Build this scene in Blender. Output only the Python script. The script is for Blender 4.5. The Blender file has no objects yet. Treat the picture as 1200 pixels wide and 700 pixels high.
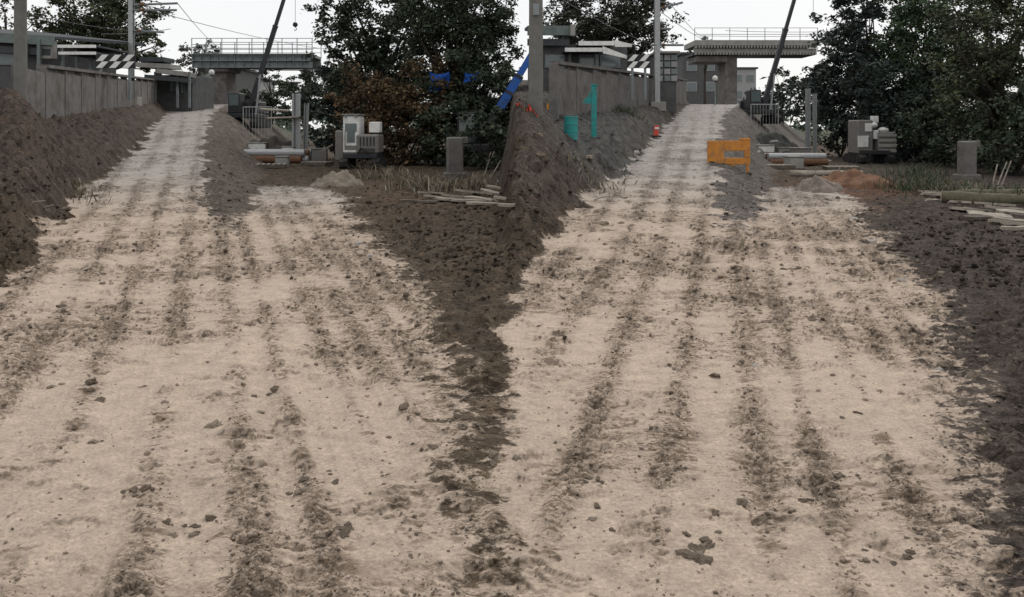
import bpy, bmesh, math, random
import numpy as np
from mathutils import Vector, Matrix, Euler

R = math.radians
random.seed(7)
rng = np.random.default_rng(11)
scene = bpy.context.scene
COL = scene.collection

# ------------------------------------------------------------------ camera, sky, sun, exposure
F, YH, H = 942.0, 150.0, 1.6          # focal length in photo pixels, horizon row, eye height
cam_data = bpy.data.cameras.new('camera')
cam_data.sensor_width = 36.0
cam_data.lens = 36.0 * F / 1200.0
cam_data.shift_y = -(350.0 - YH) / 1200.0
cam_data.clip_end = 3000
cam = bpy.data.objects.new('camera', cam_data)
cam.location = (0, 0, H)
cam.rotation_euler = (R(90), 0, 0)
COL.objects.link(cam)
scene.camera = cam

SUN_EL, SUN_AZ = 42.0, 12.0           # hazy sun ahead of the camera behind the cloud, degrees right of the view axis
world = bpy.data.worlds.new('World')
scene.world = world
world.use_nodes = True
wn = world.node_tree.nodes; wl = world.node_tree.links
wn.clear()
sky = wn.new('ShaderNodeTexSky'); sky.sky_type = 'NISHITA'; sky.sun_disc = False
sky.sun_elevation = R(SUN_EL); sky.sun_rotation = R(SUN_AZ)
bg_sky = wn.new('ShaderNodeBackground'); bg_sky.inputs['Strength'].default_value = 0.1
wl.new(sky.outputs[0], bg_sky.inputs['Color'])
tc = wn.new('ShaderNodeTexCoord')
cn = wn.new('ShaderNodeTexNoise'); cn.inputs['Scale'].default_value = 2.2; cn.inputs['Detail'].default_value = 5
wl.new(tc.outputs['Generated'], cn.inputs['Vector'])
cr = wn.new('ShaderNodeValToRGB')
cr.color_ramp.elements[0].position = 0.25; cr.color_ramp.elements[0].color = (0.92, 0.93, 0.945, 1)
cr.color_ramp.elements[1].position = 0.7; cr.color_ramp.elements[1].color = (1.02, 1.01, 0.995, 1)
wl.new(cn.outputs['Fac'], cr.inputs['Fac'])
bg_cl = wn.new('ShaderNodeBackground'); bg_cl.inputs['Strength'].default_value = 1.0
wl.new(cr.outputs['Color'], bg_cl.inputs['Color'])
mixw = wn.new('ShaderNodeMixShader'); mixw.inputs[0].default_value = 0.92
wl.new(bg_sky.outputs[0], mixw.inputs[1]); wl.new(bg_cl.outputs[0], mixw.inputs[2])
wo = wn.new('ShaderNodeOutputWorld'); wl.new(mixw.outputs[0], wo.inputs['Surface'])

sd = bpy.data.lights.new('sun', 'SUN'); sd.energy = 1.3; sd.angle = R(14); sd.color = (1.0, 0.95, 0.88)
sun = bpy.data.objects.new('sun', sd); COL.objects.link(sun)
sdir = Vector((math.sin(R(SUN_AZ)) * math.cos(R(SUN_EL)), math.cos(R(SUN_AZ)) * math.cos(R(SUN_EL)), math.sin(R(SUN_EL))))
sun.rotation_euler = sdir.to_track_quat('Z', 'Y').to_euler()
sun.location = (0, 20, 30)

scene.cycles.max_bounces = 5; scene.cycles.diffuse_bounces = 2; scene.cycles.glossy_bounces = 2
scene.view_settings.view_transform = 'Standard'
scene.view_settings.look = 'None'
scene.view_settings.exposure = 0.0
scene.view_settings.gamma = 1.0
scene.view_settings.use_curve_mapping = False

# ------------------------------------------------------------------ helpers
def P(px, py, d):
    """world point seen at photo pixel (px, py) at distance d in front of the camera"""
    return Vector(((px - 600.0) / F * d, d, H - (py - YH) / F * d))

def pxm(n, d):
    return n * d / F

class Noise:
    def __init__(s, seed):
        r = np.random.default_rng(seed)
        s.p = np.concatenate([r.permutation(256)] * 3)
        a = r.uniform(0, 2 * np.pi, 256)
        s.gx, s.gy = np.cos(a), np.sin(a)
    def __call__(s, x, y):
        x = np.asarray(x, float); y = np.asarray(y, float)
        xi = np.floor(x).astype(int); yi = np.floor(y).astype(int)
        xf = x - xi; yf = y - yi
        xi &= 255; yi &= 255
        u = xf ** 3 * (xf * (xf * 6 - 15) + 10); v = yf ** 3 * (yf * (yf * 6 - 15) + 10)
        def g(ix, iy, fx, fy):
            h = s.p[s.p[ix & 255] + (iy & 255)]
            return s.gx[h] * fx + s.gy[h] * fy
        a = g(xi, yi, xf, yf); b = g(xi + 1, yi, xf - 1, yf)
        c = g(xi, yi + 1, xf, yf - 1); e = g(xi + 1, yi + 1, xf - 1, yf - 1)
        return ((a + (b - a) * u) * (1 - v) + (c + (e - c) * u) * v) * 1.5
N1, N2, N3, N4, N5 = Noise(1), Noise(2), Noise(3), Noise(4), Noise(5)
def fbm(n, x, y, o=4, g=0.5):
    t = 0; a = 1.0
    for k in range(o):
        t = t + a * n(x + 17.3 * k, y - 9.1 * k); x = x * 2.03; y = y * 2.03; a *= g
    return t
def sstep(a, b, x):
    t = np.clip((x - a) / (b - a), 0, 1)
    return t * t * (3 - 2 * t)

class MB:
    """collects faces; build() links them as one mesh object"""
    def __init__(s): s.v = []; s.f = []
    def add(s, vs, fs):
        o = len(s.v); s.v += [tuple(v) for v in vs]; s.f += [tuple(i + o for i in f) for f in fs]; return s
    def box(s, c, size, rot=None, bev=0.0, taper=1.0):
        hx, hy, hz = (q / 2 for q in size)
        if bev <= 0:
            vs = [(x * hx, y * hy, z * hz) for z in (-1, 1) for y in (-1, 1) for x in (-1, 1)]
            vs = [(x * (taper if z > 0 else 1), y * (taper if z > 0 else 1), z) for x, y, z in vs]
            fs = [(0, 2, 3, 1), (4, 5, 7, 6), (0, 1, 5, 4), (2, 6, 7, 3), (0, 4, 6, 2), (1, 3, 7, 5)]
        else:
            b = min(bev, hx * .9, hy * .9, hz * .9)
            rings = []
            def ring(ax, ay, z, bb):
                return [(-ax + bb, -ay, z), (ax - bb, -ay, z), (ax, -ay + bb, z), (ax, ay - bb, z), (ax - bb, ay, z), (-ax + bb, ay, z), (-ax, ay - bb, z), (-ax, -ay + bb, z)]
            rings = [ring(hx - b, hy - b, -hz, b * .4), ring(hx, hy, -hz + b, b), ring(hx * taper, hy * taper, hz - b, b), ring((hx - b) * taper, (hy - b) * taper, hz, b * .4)]
            vs = [p for r_ in rings for p in r_]
            fs = [tuple(range(7, -1, -1)), tuple(range(24, 32))]
            for k in range(3):
                for i in range(8):
                    j = (i + 1) % 8
                    fs.append((k * 8 + i, k * 8 + j, k * 8 + 8 + j, k * 8 + 8 + i))
        m = Matrix.Translation(Vector(c))
        if rot is not None: m = m @ (rot.to_matrix().to_4x4() if not isinstance(rot, Matrix) else rot.to_4x4())
        return s.add([m @ Vector(v) for v in vs], fs)
    def tube(s, pts, rad, n=8, cap=True):
        pts = [Vector(p) for p in pts]
        rad = rad if isinstance(rad, (list, tuple)) else [rad] * len(pts)
        vs = []; fs = []
        for i, p in enumerate(pts):
            t = (pts[min(i + 1, len(pts) - 1)] - pts[max(i - 1, 0)]).normalized()
            a = t.orthogonal().normalized() if abs(t.z) > .95 else t.cross(Vector((0, 0, 1))).normalized()
            if abs(t.z) > .95: a = (Vector((1, 0, 0)) - t * t.x).normalized()
            b = t.cross(a)
            for k in range(n):
                an = 2 * math.pi * (k + .5) / n
                vs.append(p + (a * math.cos(an) + b * math.sin(an)) * rad[i])
        for i in range(len(pts) - 1):
            for k in range(n):
                q = (k + 1) % n
                fs.append((i * n + k, i * n + q, (i + 1) * n + q, (i + 1) * n + k))
        if cap:
            fs.append(tuple(range(n - 1, -1, -1))); fs.append(tuple(range((len(pts) - 1) * n, len(pts) * n)))
        return s.add(vs, fs)
    def beam(s, a, b, w, h, up=Vector((0, 0, 1))):
        a = Vector(a); b = Vector(b); t = (b - a).normalized()
        x = t.cross(up)
        if x.length < 1e-3: x = Vector((1, 0, 0))
        x.normalize(); z = x.cross(t).normalized()
        vs = [p + x * (i * w / 2) + z * (j * h / 2) for p in (a, b) for i, j in ((-1, -1), (1, -1), (1, 1), (-1, 1))]
        return s.add(vs, [(3, 2, 1, 0), (4, 5, 6, 7), (0, 1, 5, 4), (1, 2, 6, 5), (2, 3, 7, 6), (3, 0, 4, 7)])
    def prism(s, poly, axis_vec, origin, ux, uz):
        """poly in (u, w) extruded by axis_vec"""
        o = Vector(origin); ux = Vector(ux); uz = Vector(uz); ax = Vector(axis_vec)
        a = [o + ux * p + uz * q for p, q in poly]; b = [v + ax for v in a]; n = len(poly)
        return s.add(a + b, [tuple(range(n)), tuple(range(2 * n - 1, n - 1, -1))] + [(i, i + n, (i + 1) % n + n, (i + 1) % n) for i in range(n)])
    def ball(s, c, r, n=10, m=7, sq=(1, 1, 1)):
        vs = [(0, 0, -1)] + [(math.cos(2 * math.pi * k / n) * math.sin(math.pi * j / m), math.sin(2 * math.pi * k / n) * math.sin(math.pi * j / m), -math.cos(math.pi * j / m)) for j in range(1, m) for k in range(n)] + [(0, 0, 1)]
        fs = [(0, 1 + (k + 1) % n, 1 + k) for k in range(n)]
        for j in range(m - 2):
            for k in range(n):
                fs.append((1 + j * n + k, 1 + j * n + (k + 1) % n, 1 + (j + 1) * n + (k + 1) % n, 1 + (j + 1) * n + k))
        L = len(vs) - 1
        fs += [(L, 1 + (m - 2) * n + k, 1 + (m - 2) * n + (k + 1) % n) for k in range(n)]
        return s.add([(c[0] + v[0] * r * sq[0], c[1] + v[1] * r * sq[1], c[2] + v[2] * r * sq[2]) for v in vs], fs)
    def build(s, name, mat, parent=None, smooth=False):
        me = bpy.data.meshes.new(name)
        org = Vector((0, 0, 0)) if parent is None else Vector(parent.get('_o', (0, 0, 0)))
        me.from_pydata([(v[0] - org.x, v[1] - org.y, v[2] - org.z) for v in s.v], [], s.f)
        bm = bmesh.new(); bm.from_mesh(me); bmesh.ops.recalc_face_normals(bm, faces=bm.faces); bm.to_mesh(me); bm.free()
        if smooth: me.polygons.foreach_set('use_smooth', [True] * len(me.polygons))
        me.materials.append(mat)
        o = bpy.data.objects.new(name, me); COL.objects.link(o)
        if parent is not None:
            o.parent = parent
            o['_o'] = tuple(org)
        return o

def tag(o, label=None, cat=None, group=None, kind=None):
    if label: o['label'] = label
    if cat: o['category'] = cat
    if group: o['group'] = group
    if kind: o['kind'] = kind
    return o
def thing(name, loc, label, cat, group=None):
    o = bpy.data.objects.new(name, None); COL.objects.link(o)
    o.location = loc; o['_o'] = tuple(loc)
    return tag(o, label, cat, group)
def copy_tree(o, parent=None):
    c = o.copy(); COL.objects.link(c)
    if parent: c.parent = parent
    for ch in list(o.children): copy_tree(ch, c)
    return c
def single(mb, name, mat, loc, label, cat, group=None, smooth=False):
    """a thing that is one mesh, its origin at its base"""
    ob = mb.build(name, mat, None, smooth)
    loc = Vector(loc)
    ob.data.transform(Matrix.Translation(-loc)); ob.location = loc
    return tag(ob, label, cat, group)

MATS = {}
def mat(name, col, rough=.8, var=.25, scale=6.0, bump=.2, bscale=40.0, metal=0.0, spec=.3, dirt=None, dirt_amt=.5, dirt_scale=2.0):
    if name in MATS: return MATS[name]
    m = bpy.data.materials.new(name); m.use_nodes = True
    n = m.node_tree.nodes; l = m.node_tree.links
    b = n['Principled BSDF']
    b.inputs['Roughness'].default_value = rough; b.inputs['Metallic'].default_value = metal
    b.inputs['Specular IOR Level'].default_value = spec
    t = n.new('ShaderNodeTexCoord')
    nz = n.new('ShaderNodeTexNoise'); nz.inputs['Scale'].default_value = scale; nz.inputs['Detail'].default_value = 6; nz.inputs['Roughness'].default_value = .65
    l.new(t.outputs['Object'], nz.inputs['Vector'])
    r = n.new('ShaderNodeValToRGB')
    r.color_ramp.elements[0].position = .3; r.color_ramp.elements[1].position = .72
    r.color_ramp.elements[0].color = tuple(c * (1 - var) for c in col) + (1,)
    r.color_ramp.elements[1].color = tuple(min(1, c * (1 + var)) for c in col) + (1,)
    l.new(nz.outputs['Fac'], r.inputs['Fac'])
    out = r.outputs['Color']
    if dirt:
        nd = n.new('ShaderNodeTexNoise'); nd.inputs['Scale'].default_value = dirt_scale; nd.inputs['Detail'].default_value = 8; nd.inputs['Roughness'].default_value = .7
        l.new(t.outputs['Object'], nd.inputs['Vector'])
        rd = n.new('ShaderNodeValToRGB'); rd.color_ramp.elements[0].position = .48; rd.color_ramp.elements[1].position = .68
        rd.color_ramp.elements[1].color = (dirt_amt,) * 3 + (1,)
        l.new(nd.outputs['Fac'], rd.inputs['Fac'])
        mx = n.new('ShaderNodeMixRGB'); mx.inputs['Color2'].default_value = tuple(dirt) + (1,)
        l.new(rd.outputs['Color'], mx.inputs['Fac']); l.new(out, mx.inputs['Color1']); out = mx.outputs['Color']
    l.new(out, b.inputs['Base Color'])
    if bump > 0:
        n2 = n.new('ShaderNodeTexNoise'); n2.inputs['Scale'].default_value = bscale; n2.inputs['Detail'].default_value = 5
        l.new(t.outputs['Object'], n2.inputs['Vector'])
        bp = n.new('ShaderNodeBump'); bp.inputs['Strength'].default_value = bump; bp.inputs['Distance'].default_value = .02
        l.new(n2.outputs['Fac'], bp.inputs['Height']); l.new(bp.outputs['Normal'], b.inputs['Normal'])
    MATS[name] = m
    return m

SOIL = (.12, .095, .075)
M_conc = mat('concrete_grey', (.155, .145, .138), .9, .3, 3, .4, 30, dirt=(.06, .052, .042), dirt_amt=.75, dirt_scale=1.1)
M_concl = mat('concrete_pale', (.33, .32, .30), .9, .2, 4, .3, 30, dirt=(.14, .125, .1), dirt_amt=.6, dirt_scale=2)
M_pole = mat('pole_concrete', (.17, .168, .158), .9, .2, 3, .25, 35, dirt=(.12, .11, .1), dirt_amt=.5)
M_steel = mat('steel_painted_grey', (.22, .245, .255), .55, .2, 2, .1, 30, dirt=(.07, .06, .05), dirt_amt=.5, dirt_scale=3)  # grey lightened a little to stand in for haze over the bridge
M_dsteel = mat('steel_dark', (.035, .036, .04), .6, .3, 4, .1, 30)
M_galv = mat('steel_galvanised', (.38, .39, .39), .5, .2, 8, .1, 30, metal=.3)
M_rust = mat('steel_rusty', (.16, .085, .05), .85, .35, 8, .3, 40)
M_white = mat('paint_white', (.78, .78, .76), .55, .06, 3, .05, 30, dirt=(.32, .28, .22), dirt_amt=.6, dirt_scale=3)
M_black = mat('paint_black', (.02, .02, .022), .5, .2, 4, .05, 30)
M_green = mat('fascia_green_grey', (.15, .185, .175), .6, .15, 3, .1, 30, dirt=(.06, .06, .055), dirt_amt=.5)
M_roof = mat('roof_dark', (.06, .065, .07), .75, .25, 4, .3, 30)
M_wall = mat('render_dark', (.10, .10, .10), .9, .25, 3, .2, 30)
M_walll = mat('render_pale', (.34, .34, .34), .9, .15, 3, .2, 30)
M_glass = mat('window_glass', (.12, .15, .15), .12, .1, 3, 0, 30, spec=.6)
M_tyre = mat('rubber_black', (.018, .018, .018), .85, .3, 20, .3, 60, dirt=(.1, .085, .065), dirt_amt=.6, dirt_scale=4)
M_blue = mat('paint_blue', (.012, .095, .38), .5, .2, 3, .05, 30, dirt=(.05, .06, .08), dirt_amt=.7, dirt_scale=3)
M_bluet = mat('tarpaulin_blue', (.01, .08, .36), .55, .2, 4, .2, 30)
M_teal = mat('paint_teal', (.02, .27, .26), .5, .15, 5, .1, 30, dirt=(.09, .095, .085), dirt_amt=.75, dirt_scale=6)
M_orange = mat('plastic_orange', (.56, .22, .035), .6, .2, 5, .3, 25, dirt=(.24, .15, .09), dirt_amt=.9, dirt_scale=7)
M_amber = mat('paint_amber', (.6, .27, .015), .5, .15, 5, .05, 30)
M_red = mat('plastic_red', (.62, .085, .05), .6, .2, 6, .15, 30, dirt=(.22, .12, .1), dirt_amt=.5, dirt_scale=9)
M_mach = mat('machine_grey', (.21, .2, .19), .6, .2, 3, .1, 30, dirt=SOIL, dirt_amt=.8, dirt_scale=3)
M_bark = mat('bark', (.05, .042, .036), .95, .35, 6, .7, 25)
M_wood = mat('timber_weathered', (.34, .30, .25), .9, .3, 7, .4, 30, dirt=(.1, .08, .06), dirt_amt=.6, dirt_scale=5)
M_woodd = mat('timber_dark', (.12, .10, .08), .9, .35, 7, .4, 30)
M_log = mat('log_mossy', (.125, .115, .078), .95, .35, 8, .6, 30)
M_wire = mat('wire', (.12, .12, .125), .5, .1, 3, 0)
M_rubble = mat('concrete_rubble', (.36, .34, .32), .95, .25, 9, .5, 40)

def attr_mat(name, attr, rough, bump_scale, bump, fine=.3, spec=.2, sc=40.0):
    m = bpy.data.materials.new(name); m.use_nodes = True
    n = m.node_tree.nodes; l = m.node_tree.links; b = n['Principled BSDF']
    b.inputs['Roughness'].default_value = rough; b.inputs['Specular IOR Level'].default_value = spec
    a = n.new('ShaderNodeAttribute'); a.attribute_name = attr
    t = n.new('ShaderNodeTexCoord')
    nz = n.new('ShaderNodeTexNoise'); nz.inputs['Scale'].default_value = sc; nz.inputs['Detail'].default_value = 3; nz.inputs['Roughness'].default_value = .7
    l.new(t.outputs['Object'], nz.inputs['Vector'])
    r = n.new('ShaderNodeMapRange'); r.inputs['From Min'].default_value = .25; r.inputs['From Max'].default_value = .75
    r.inputs['To Min'].default_value = 1 - fine; r.inputs['To Max'].default_value = 1 + fine
    l.new(nz.outputs['Fac'], r.inputs['Value'])
    vm = n.new('ShaderNodeVectorMath'); vm.operation = 'SCALE'
    l.new(a.outputs['Color'], vm.inputs[0]); l.new(r.outputs['Result'], vm.inputs['Scale'])
    l.new(vm.outputs['Vector'], b.inputs['Base Color'])
    n2 = n.new('ShaderNodeTexNoise'); n2.inputs['Scale'].default_value = bump_scale; n2.inputs['Detail'].default_value = 3; n2.inputs['Roughness'].default_value = .7
    l.new(t.outputs['Object'], n2.inputs['Vector'])
    if bump <= 0: n.remove(n2); return m
    bp = n.new('ShaderNodeBump'); bp.inputs['Strength'].default_value = bump; bp.inputs['Distance'].default_value = .03
    l.new(n2.outputs['Fac'], bp.inputs['Height']); l.new(bp.outputs['Normal'], b.inputs['Normal'])
    return m
M_ground = attr_mat('soil', 'Col', .95, 28.0, .55, .3, sc=55.0)
M_heap = attr_mat('loose_soil', 'Col', .95, 28.0, .6, .35)
def soil_detail(m):
    """crust detail: crumbled dark earth in the rough strips, hairline cracks with raised lips, shade dashes painted under flakes"""
    n = m.node_tree.nodes; l = m.node_tree.links; b = n['Principled BSDF']
    col_in = b.inputs['Base Color'].links[0].from_socket; nor_in = b.inputs['Normal'].links[0].from_socket
    at = n.new('ShaderNodeAttribute'); at.attribute_name = 'Rgh'
    t = n.new('ShaderNodeTexCoord')
    def mapped(sx, sy):
        mp = n.new('ShaderNodeMapping'); mp.inputs['Scale'].default_value = (sx, sy, sx); l.new(t.outputs['Object'], mp.inputs['Vector']); return mp.outputs[0]
    def noise(vec, sc, det, ro):
        z = n.new('ShaderNodeTexNoise'); z.inputs['Scale'].default_value = sc; z.inputs['Detail'].default_value = det; z.inputs['Roughness'].default_value = ro
        l.new(vec, z.inputs['Vector']); return z.outputs['Fac']
    def mrange(v, a, c, d_=0.0, e=1.0):
        r = n.new('ShaderNodeMapRange'); r.interpolation_type = 'SMOOTHSTEP'
        for k, q in zip(('From Min', 'From Max', 'To Min', 'To Max'), (a, c, d_, e)): r.inputs[k].default_value = q
        l.new(v, r.inputs['Value']); return r.outputs['Result']
    def math_(op, a, c):
        q = n.new('ShaderNodeMath'); q.operation = op
        for i, z in enumerate((a, c)):
            if isinstance(z, (int, float)): q.inputs[i].default_value = z
            else: l.new(z, q.inputs[i])
        return q.outputs[0]
    a_dry = n.new('ShaderNodeAttribute'); a_dry.attribute_name = 'Dry'
    a_damp = n.new('ShaderNodeAttribute'); a_damp.attribute_name = 'Damp'
    dv = a_dry.outputs['Fac']
    amp = math_('ADD', math_('MULTIPLY', math_('MULTIPLY', dv, math_('SUBTRACT', 1.0, dv)), 9.0), .02)
    mixn = math_('ADD', dv, math_('MULTIPLY', math_('SUBTRACT', noise(mapped(1, 1.35), 6.5, 5, .74), .5), amp))
    mcol = n.new('ShaderNodeMixRGB'); l.new(mrange(mixn, .36, .62), mcol.inputs['Fac']); l.new(a_damp.outputs['Color'], mcol.inputs['Color1'])
    a_col = [q for q in n if q.type == 'ATTRIBUTE' and q.attribute_name == 'Col'][0]
    vm_ = col_in.node
    l.new(a_col.outputs['Color'], mcol.inputs['Color2']); l.new(mcol.outputs[0], vm_.inputs[0])
    crumb = noise(mapped(1, 1.5), 24, 5, .74)
    thr = math_('SUBTRACT', crumb, math_('MULTIPLY', math_('SUBTRACT', at.outputs['Fac'], .5), -.22))
    crumbm = math_('MULTIPLY', mrange(thr, .535, .585), mrange(at.outputs['Fac'], .12, .6))
    gate = mrange(noise(mapped(1, 1), 2.2, 2, .5), .42, .56)
    ck = math_('ABSOLUTE', math_('SUBTRACT', noise(mapped(.62, 1.7), 3.4, 4, .62), .5), 0)
    line = math_('MULTIPLY', mrange(ck, .004, .016, 1, 0), gate)
    flake_shade = math_('MULTIPLY', mrange(noise(mapped(.75, 2.1), 8.0, 4, .6), .565, .615), mrange(noise(mapped(1, 1), 2.9, 2, .5), .44, .54))
    flake_shade_wide = math_('MULTIPLY', mrange(noise(mapped(.75, 2.0), 3.2, 4, .62), .575, .615), mrange(noise(mapped(1, 1), 1.3, 2, .5), .44, .54))
    flake_shade = math_('MAXIMUM', flake_shade, flake_shade_wide)  # both dash sizes are shade painted under lifted flakes
    line = math_('MAXIMUM', math_('MULTIPLY', line, mrange(at.outputs['Fac'], .1, .4, .0, 1)), math_('MULTIPLY', flake_shade, mrange(at.outputs['Fac'], .12, .4, .12, .9)))
    fac = math_('MAXIMUM', math_('MULTIPLY', crumbm, .7), math_('MULTIPLY', line, .9))
    dark = n.new('ShaderNodeVectorMath'); dark.operation = 'MULTIPLY'; dark.inputs[1].default_value = (.36, .325, .29)
    l.new(col_in, dark.inputs[0])
    mx = n.new('ShaderNodeMixRGB'); l.new(fac, mx.inputs['Fac']); l.new(col_in, mx.inputs['Color1']); l.new(dark.outputs[0], mx.inputs['Color2'])
    l.new(mx.outputs[0], b.inputs['Base Color'])
    bp = n.new('ShaderNodeBump'); bp.inputs['Strength'].default_value = .8; bp.inputs['Distance'].default_value = .03
    hgt = math_('MULTIPLY', math_('MULTIPLY', noise(mapped(1, 1.5), 24, 2, .7), at.outputs['Fac']), 1.3)
    l.new(hgt, bp.inputs['Height']); l.new(nor_in, bp.inputs['Normal']); l.new(bp.outputs[0], b.inputs['Normal'])
soil_detail(M_ground)
M_leaf = attr_mat('foliage', 'Col', .7, 5.0, 0.0, .15, .15)

def np_mesh(name, verts, quads, cols=None, material=None, smooth=False, n=4):
    me = bpy.data.meshes.new(name)
    nv, nf = len(verts), len(quads)
    me.vertices.add(nv); me.vertices.foreach_set('co', np.ascontiguousarray(verts, np.float32).ravel())
    me.loops.add(nf * n); me.loops.foreach_set('vertex_index', np.ascontiguousarray(quads, np.int32).ravel())
    me.polygons.add(nf); me.polygons.foreach_set('loop_start', np.arange(0, nf * n, n, dtype=np.int32))
    if smooth: me.polygons.foreach_set('use_smooth', np.ones(nf, bool))
    me.update(calc_edges=True)
    if cols is not None:
        at = me.attributes.new('Col', 'FLOAT_COLOR', 'POINT')
        c4 = np.ones((nv, 4), np.float32); c4[:, :3] = cols
        at.data.foreach_set('color', c4.ravel())
    if material: me.materials.append(material)
    o = bpy.data.objects.new(name, me); COL.objects.link(o)
    return o

# ------------------------------------------------------------------ ground: a fork of two dirt ramps with banks and lower yards
def tab(d, xs, ys): return np.interp(d, xs, ys)
def f_zr(d): return tab(d, [0, 10, 15, 20, 30, 45, 60, 75, 120], [0, 0, .10, .36, 1.1, 2.25, 3.35, 3.7, 3.7])
def f_L(d): return tab(d, [3, 5, 7.2, 8.5, 10, 12, 14, 16.5, 20, 25, 30, 45, 60, 90], [-330, -110, -8, 8, 30, 48, 68, 88, 120, 150, 166, 193, 205, 215])
def f_R(d): return tab(d, [3, 10, 12, 15, 20, 30, 45, 60, 90], [262, 254, 246, 243, 240, 240, 246, 268, 290])
def f_B(d): return tab(d, [3, 8, 10, 12, 15, 20, 30, 45, 60, 90], [263, 264, 280, 290, 299, 304, 314, 328, 345, 360])
def f_D(d): return tab(d, [2, 2.74, 3.5, 4.6, 5.4, 7.2, 10, 13.1, 20, 24], [540, 532, 522, 512, 505, 490, 438, 412, 385, 330])
WALL = ((24.0, 50.0), (60.0, 203.0))      # (distance, column) of both ends of a retaining wall
def f_W(d):
    xa = (WALL[0][1] - 600) / F * WALL[0][0]; xb = (WALL[1][1] - 600) / F * WALL[1][0]
    x = xa + (xb - xa) * (d - WALL[0][0]) / (WALL[1][0] - WALL[0][0])
    return x / d * F + 600

def zcopy(v, d, mound=1.0):
    L, Rr, B = f_L(d), f_R(d), f_B(d)
    zr = f_zr(d)
    side = zr * (1 - sstep(Rr, B, v))
    off = np.maximum(0, (L - v) * d / F)                         # metres left of the ramp's edge
    cut = .28 * sstep(0, .7, off) * sstep(8, 14, d)
    bank = zr + cut + np.minimum(off * .38, 1.3 + .02 * off) * sstep(7.5, 13, d)
    hw = np.exp(-((v - 18) / 34.0) ** 2) * np.exp(-((d - 19.5) / 3.2) ** 2) * 1.0 * mound
    z = np.where(v < L, bank + hw, side)
    return z
def zbase(u, d):
    u = np.asarray(u, float); d = np.asarray(d, float)
    za = zcopy(np.minimum(u, 600), d)
    zb = zcopy(u - 600, d, .7)
    t = sstep(584, 606, u)
    return za * (1 - t) + zb * t
def ground_at(px, d):
    return Vector(((px - 600) / F * d, d, float(zbase(px, d))))
def gz(x, y):
    y = max(y, 1.0)
    return float(zbase(x / y * F + 600, y))

rows = []
py = 790.0
while py > 272: rows.append(H * F / (py - YH)); py -= 1.35
d = rows[-1]
while d < 30: d += .06 + (d - 12) * .006; rows.append(d)
while d < 80: d += .4; rows.append(d)
while d < 900: d *= 1.22; rows.append(d)
rows = np.array([1.2, 1.7, 2.1] + rows)
cols = np.concatenate([np.linspace(-2200, -100, 40)[:-1], np.arange(-100, 1300, 1.75), np.linspace(1300, 3400, 40)])
D, U = np.meshgrid(rows, cols, indexing='ij')
X = (U - 600) / F * D
pxw = F / D
warp = (fbm(N1, X * .9, D * .9, 4) * .35) * pxw * np.clip(D / 14, .25, 1)
Uw = U + warp
Z = zbase(U + warp * .25, D)
def drymask(Uw, D):
    out = []
    for k in (0, 1):
        v = Uw - 600 * k
        L, Rr, B, Dd = f_L(D), f_R(D), f_B(D), f_D(D)
        soft = np.clip(.5 * F / D, 6, 110)
        ramp = sstep(L - soft * .3, L + soft * .5, v) * (1 - sstep(Rr - soft * .5, Rr + soft * .5, v))
        low = sstep(B - soft * .6, B + soft * .3, v) * (1 - sstep(Dd - soft * 1.2, Dd + soft * 1.6, v)) * (1 - sstep(19, 24, D))
        merge = sstep(8.5, 17, D)                                 # strip between ramp and lower yard closes near the camera
        strip = (1 - merge) * sstep(Rr - soft * .5, Rr + soft * .5, v) * (1 - sstep(B - soft * .6, B + soft * .3, v))
        out.append(np.clip(np.maximum(ramp, low) + strip, 0, 1))
    sw_ = np.clip(.12 * F / D, 6, 36)
    sel = sstep(597 - sw_, 597 + sw_, Uw)
    dry = out[0] * (1 - sel) + out[1] * sel
    near = (1 - sstep(3.0, 5.2, D)) * (1 - sstep(1120, 1330, Uw))
    return np.maximum(dry, near * .46)
dry = drymask(Uw, D)
V = np.where(Uw < 600, Uw, Uw - 600)
bankm = (sstep(-4, 10, f_L(D) - V)) * sstep(7, 10, D)
fork = sstep(10, 7.0, D) if False else 1 - sstep(7, 10, D)
# lateral coordinate across each track (lines run to the head of its ramp)
S = (np.where(U < 600, U, U - 600) - 245) / (H * F / D + 40)
wob = fbm(N2, X * .2, D * .12, 2) * .012 + fbm(N4, X * 1.6, D * 1.1, 2) * .007
rut = np.zeros_like(D); strip = np.zeros_like(D)
for s0, w, a in ((-.95, .05, .03), (-.66, .05, .03), (-.40, .045, .035), (-.14, .045, .03), (.10, .05, .04), (.26, .035, .02), (.47, .04, .03), (.63, .05, .04), (.78, .06, .04), (.95, .06, .04)):
    q = (S + wob - s0) / w
    strip = np.maximum(strip, np.exp(-q * q * .8))
    rut += a * .3 * np.exp(-q * q) - a * .3 * np.exp(-((np.abs(q) - 1.9) / .7) ** 2)
seam = 1 - np.exp(-((U - 600) / 32.0) ** 2)
strip *= seam; rut *= seam
rut *= np.clip(.55 + fbm(N3, X * .25 + 5, D * .25, 2), 0, 1.2) * (1 - bankm) * (1 - sstep(24, 40, D))
pn = fbm(N4, X * .7, D * .7, 3)
sg = np.clip(.85 + fbm(N1, X * .6 + 9, D * .3, 2) * .6, .6, 1.1)
patch = np.clip(strip * .62 * sg + pn * .55 + .02 + .31 * sstep(4.0, 7.5, D), 0, 1)      # where the crust is broken up
patch = np.maximum(patch, (1 - dry) * .9)
cl1 = np.maximum(0, fbm(N2, X * 6.5 + 3, D * 6.5, 3, .6) - .12)
cl2 = np.maximum(0, fbm(N3, X * 15 + 1, D * 15, 3, .6) - .05)
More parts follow.
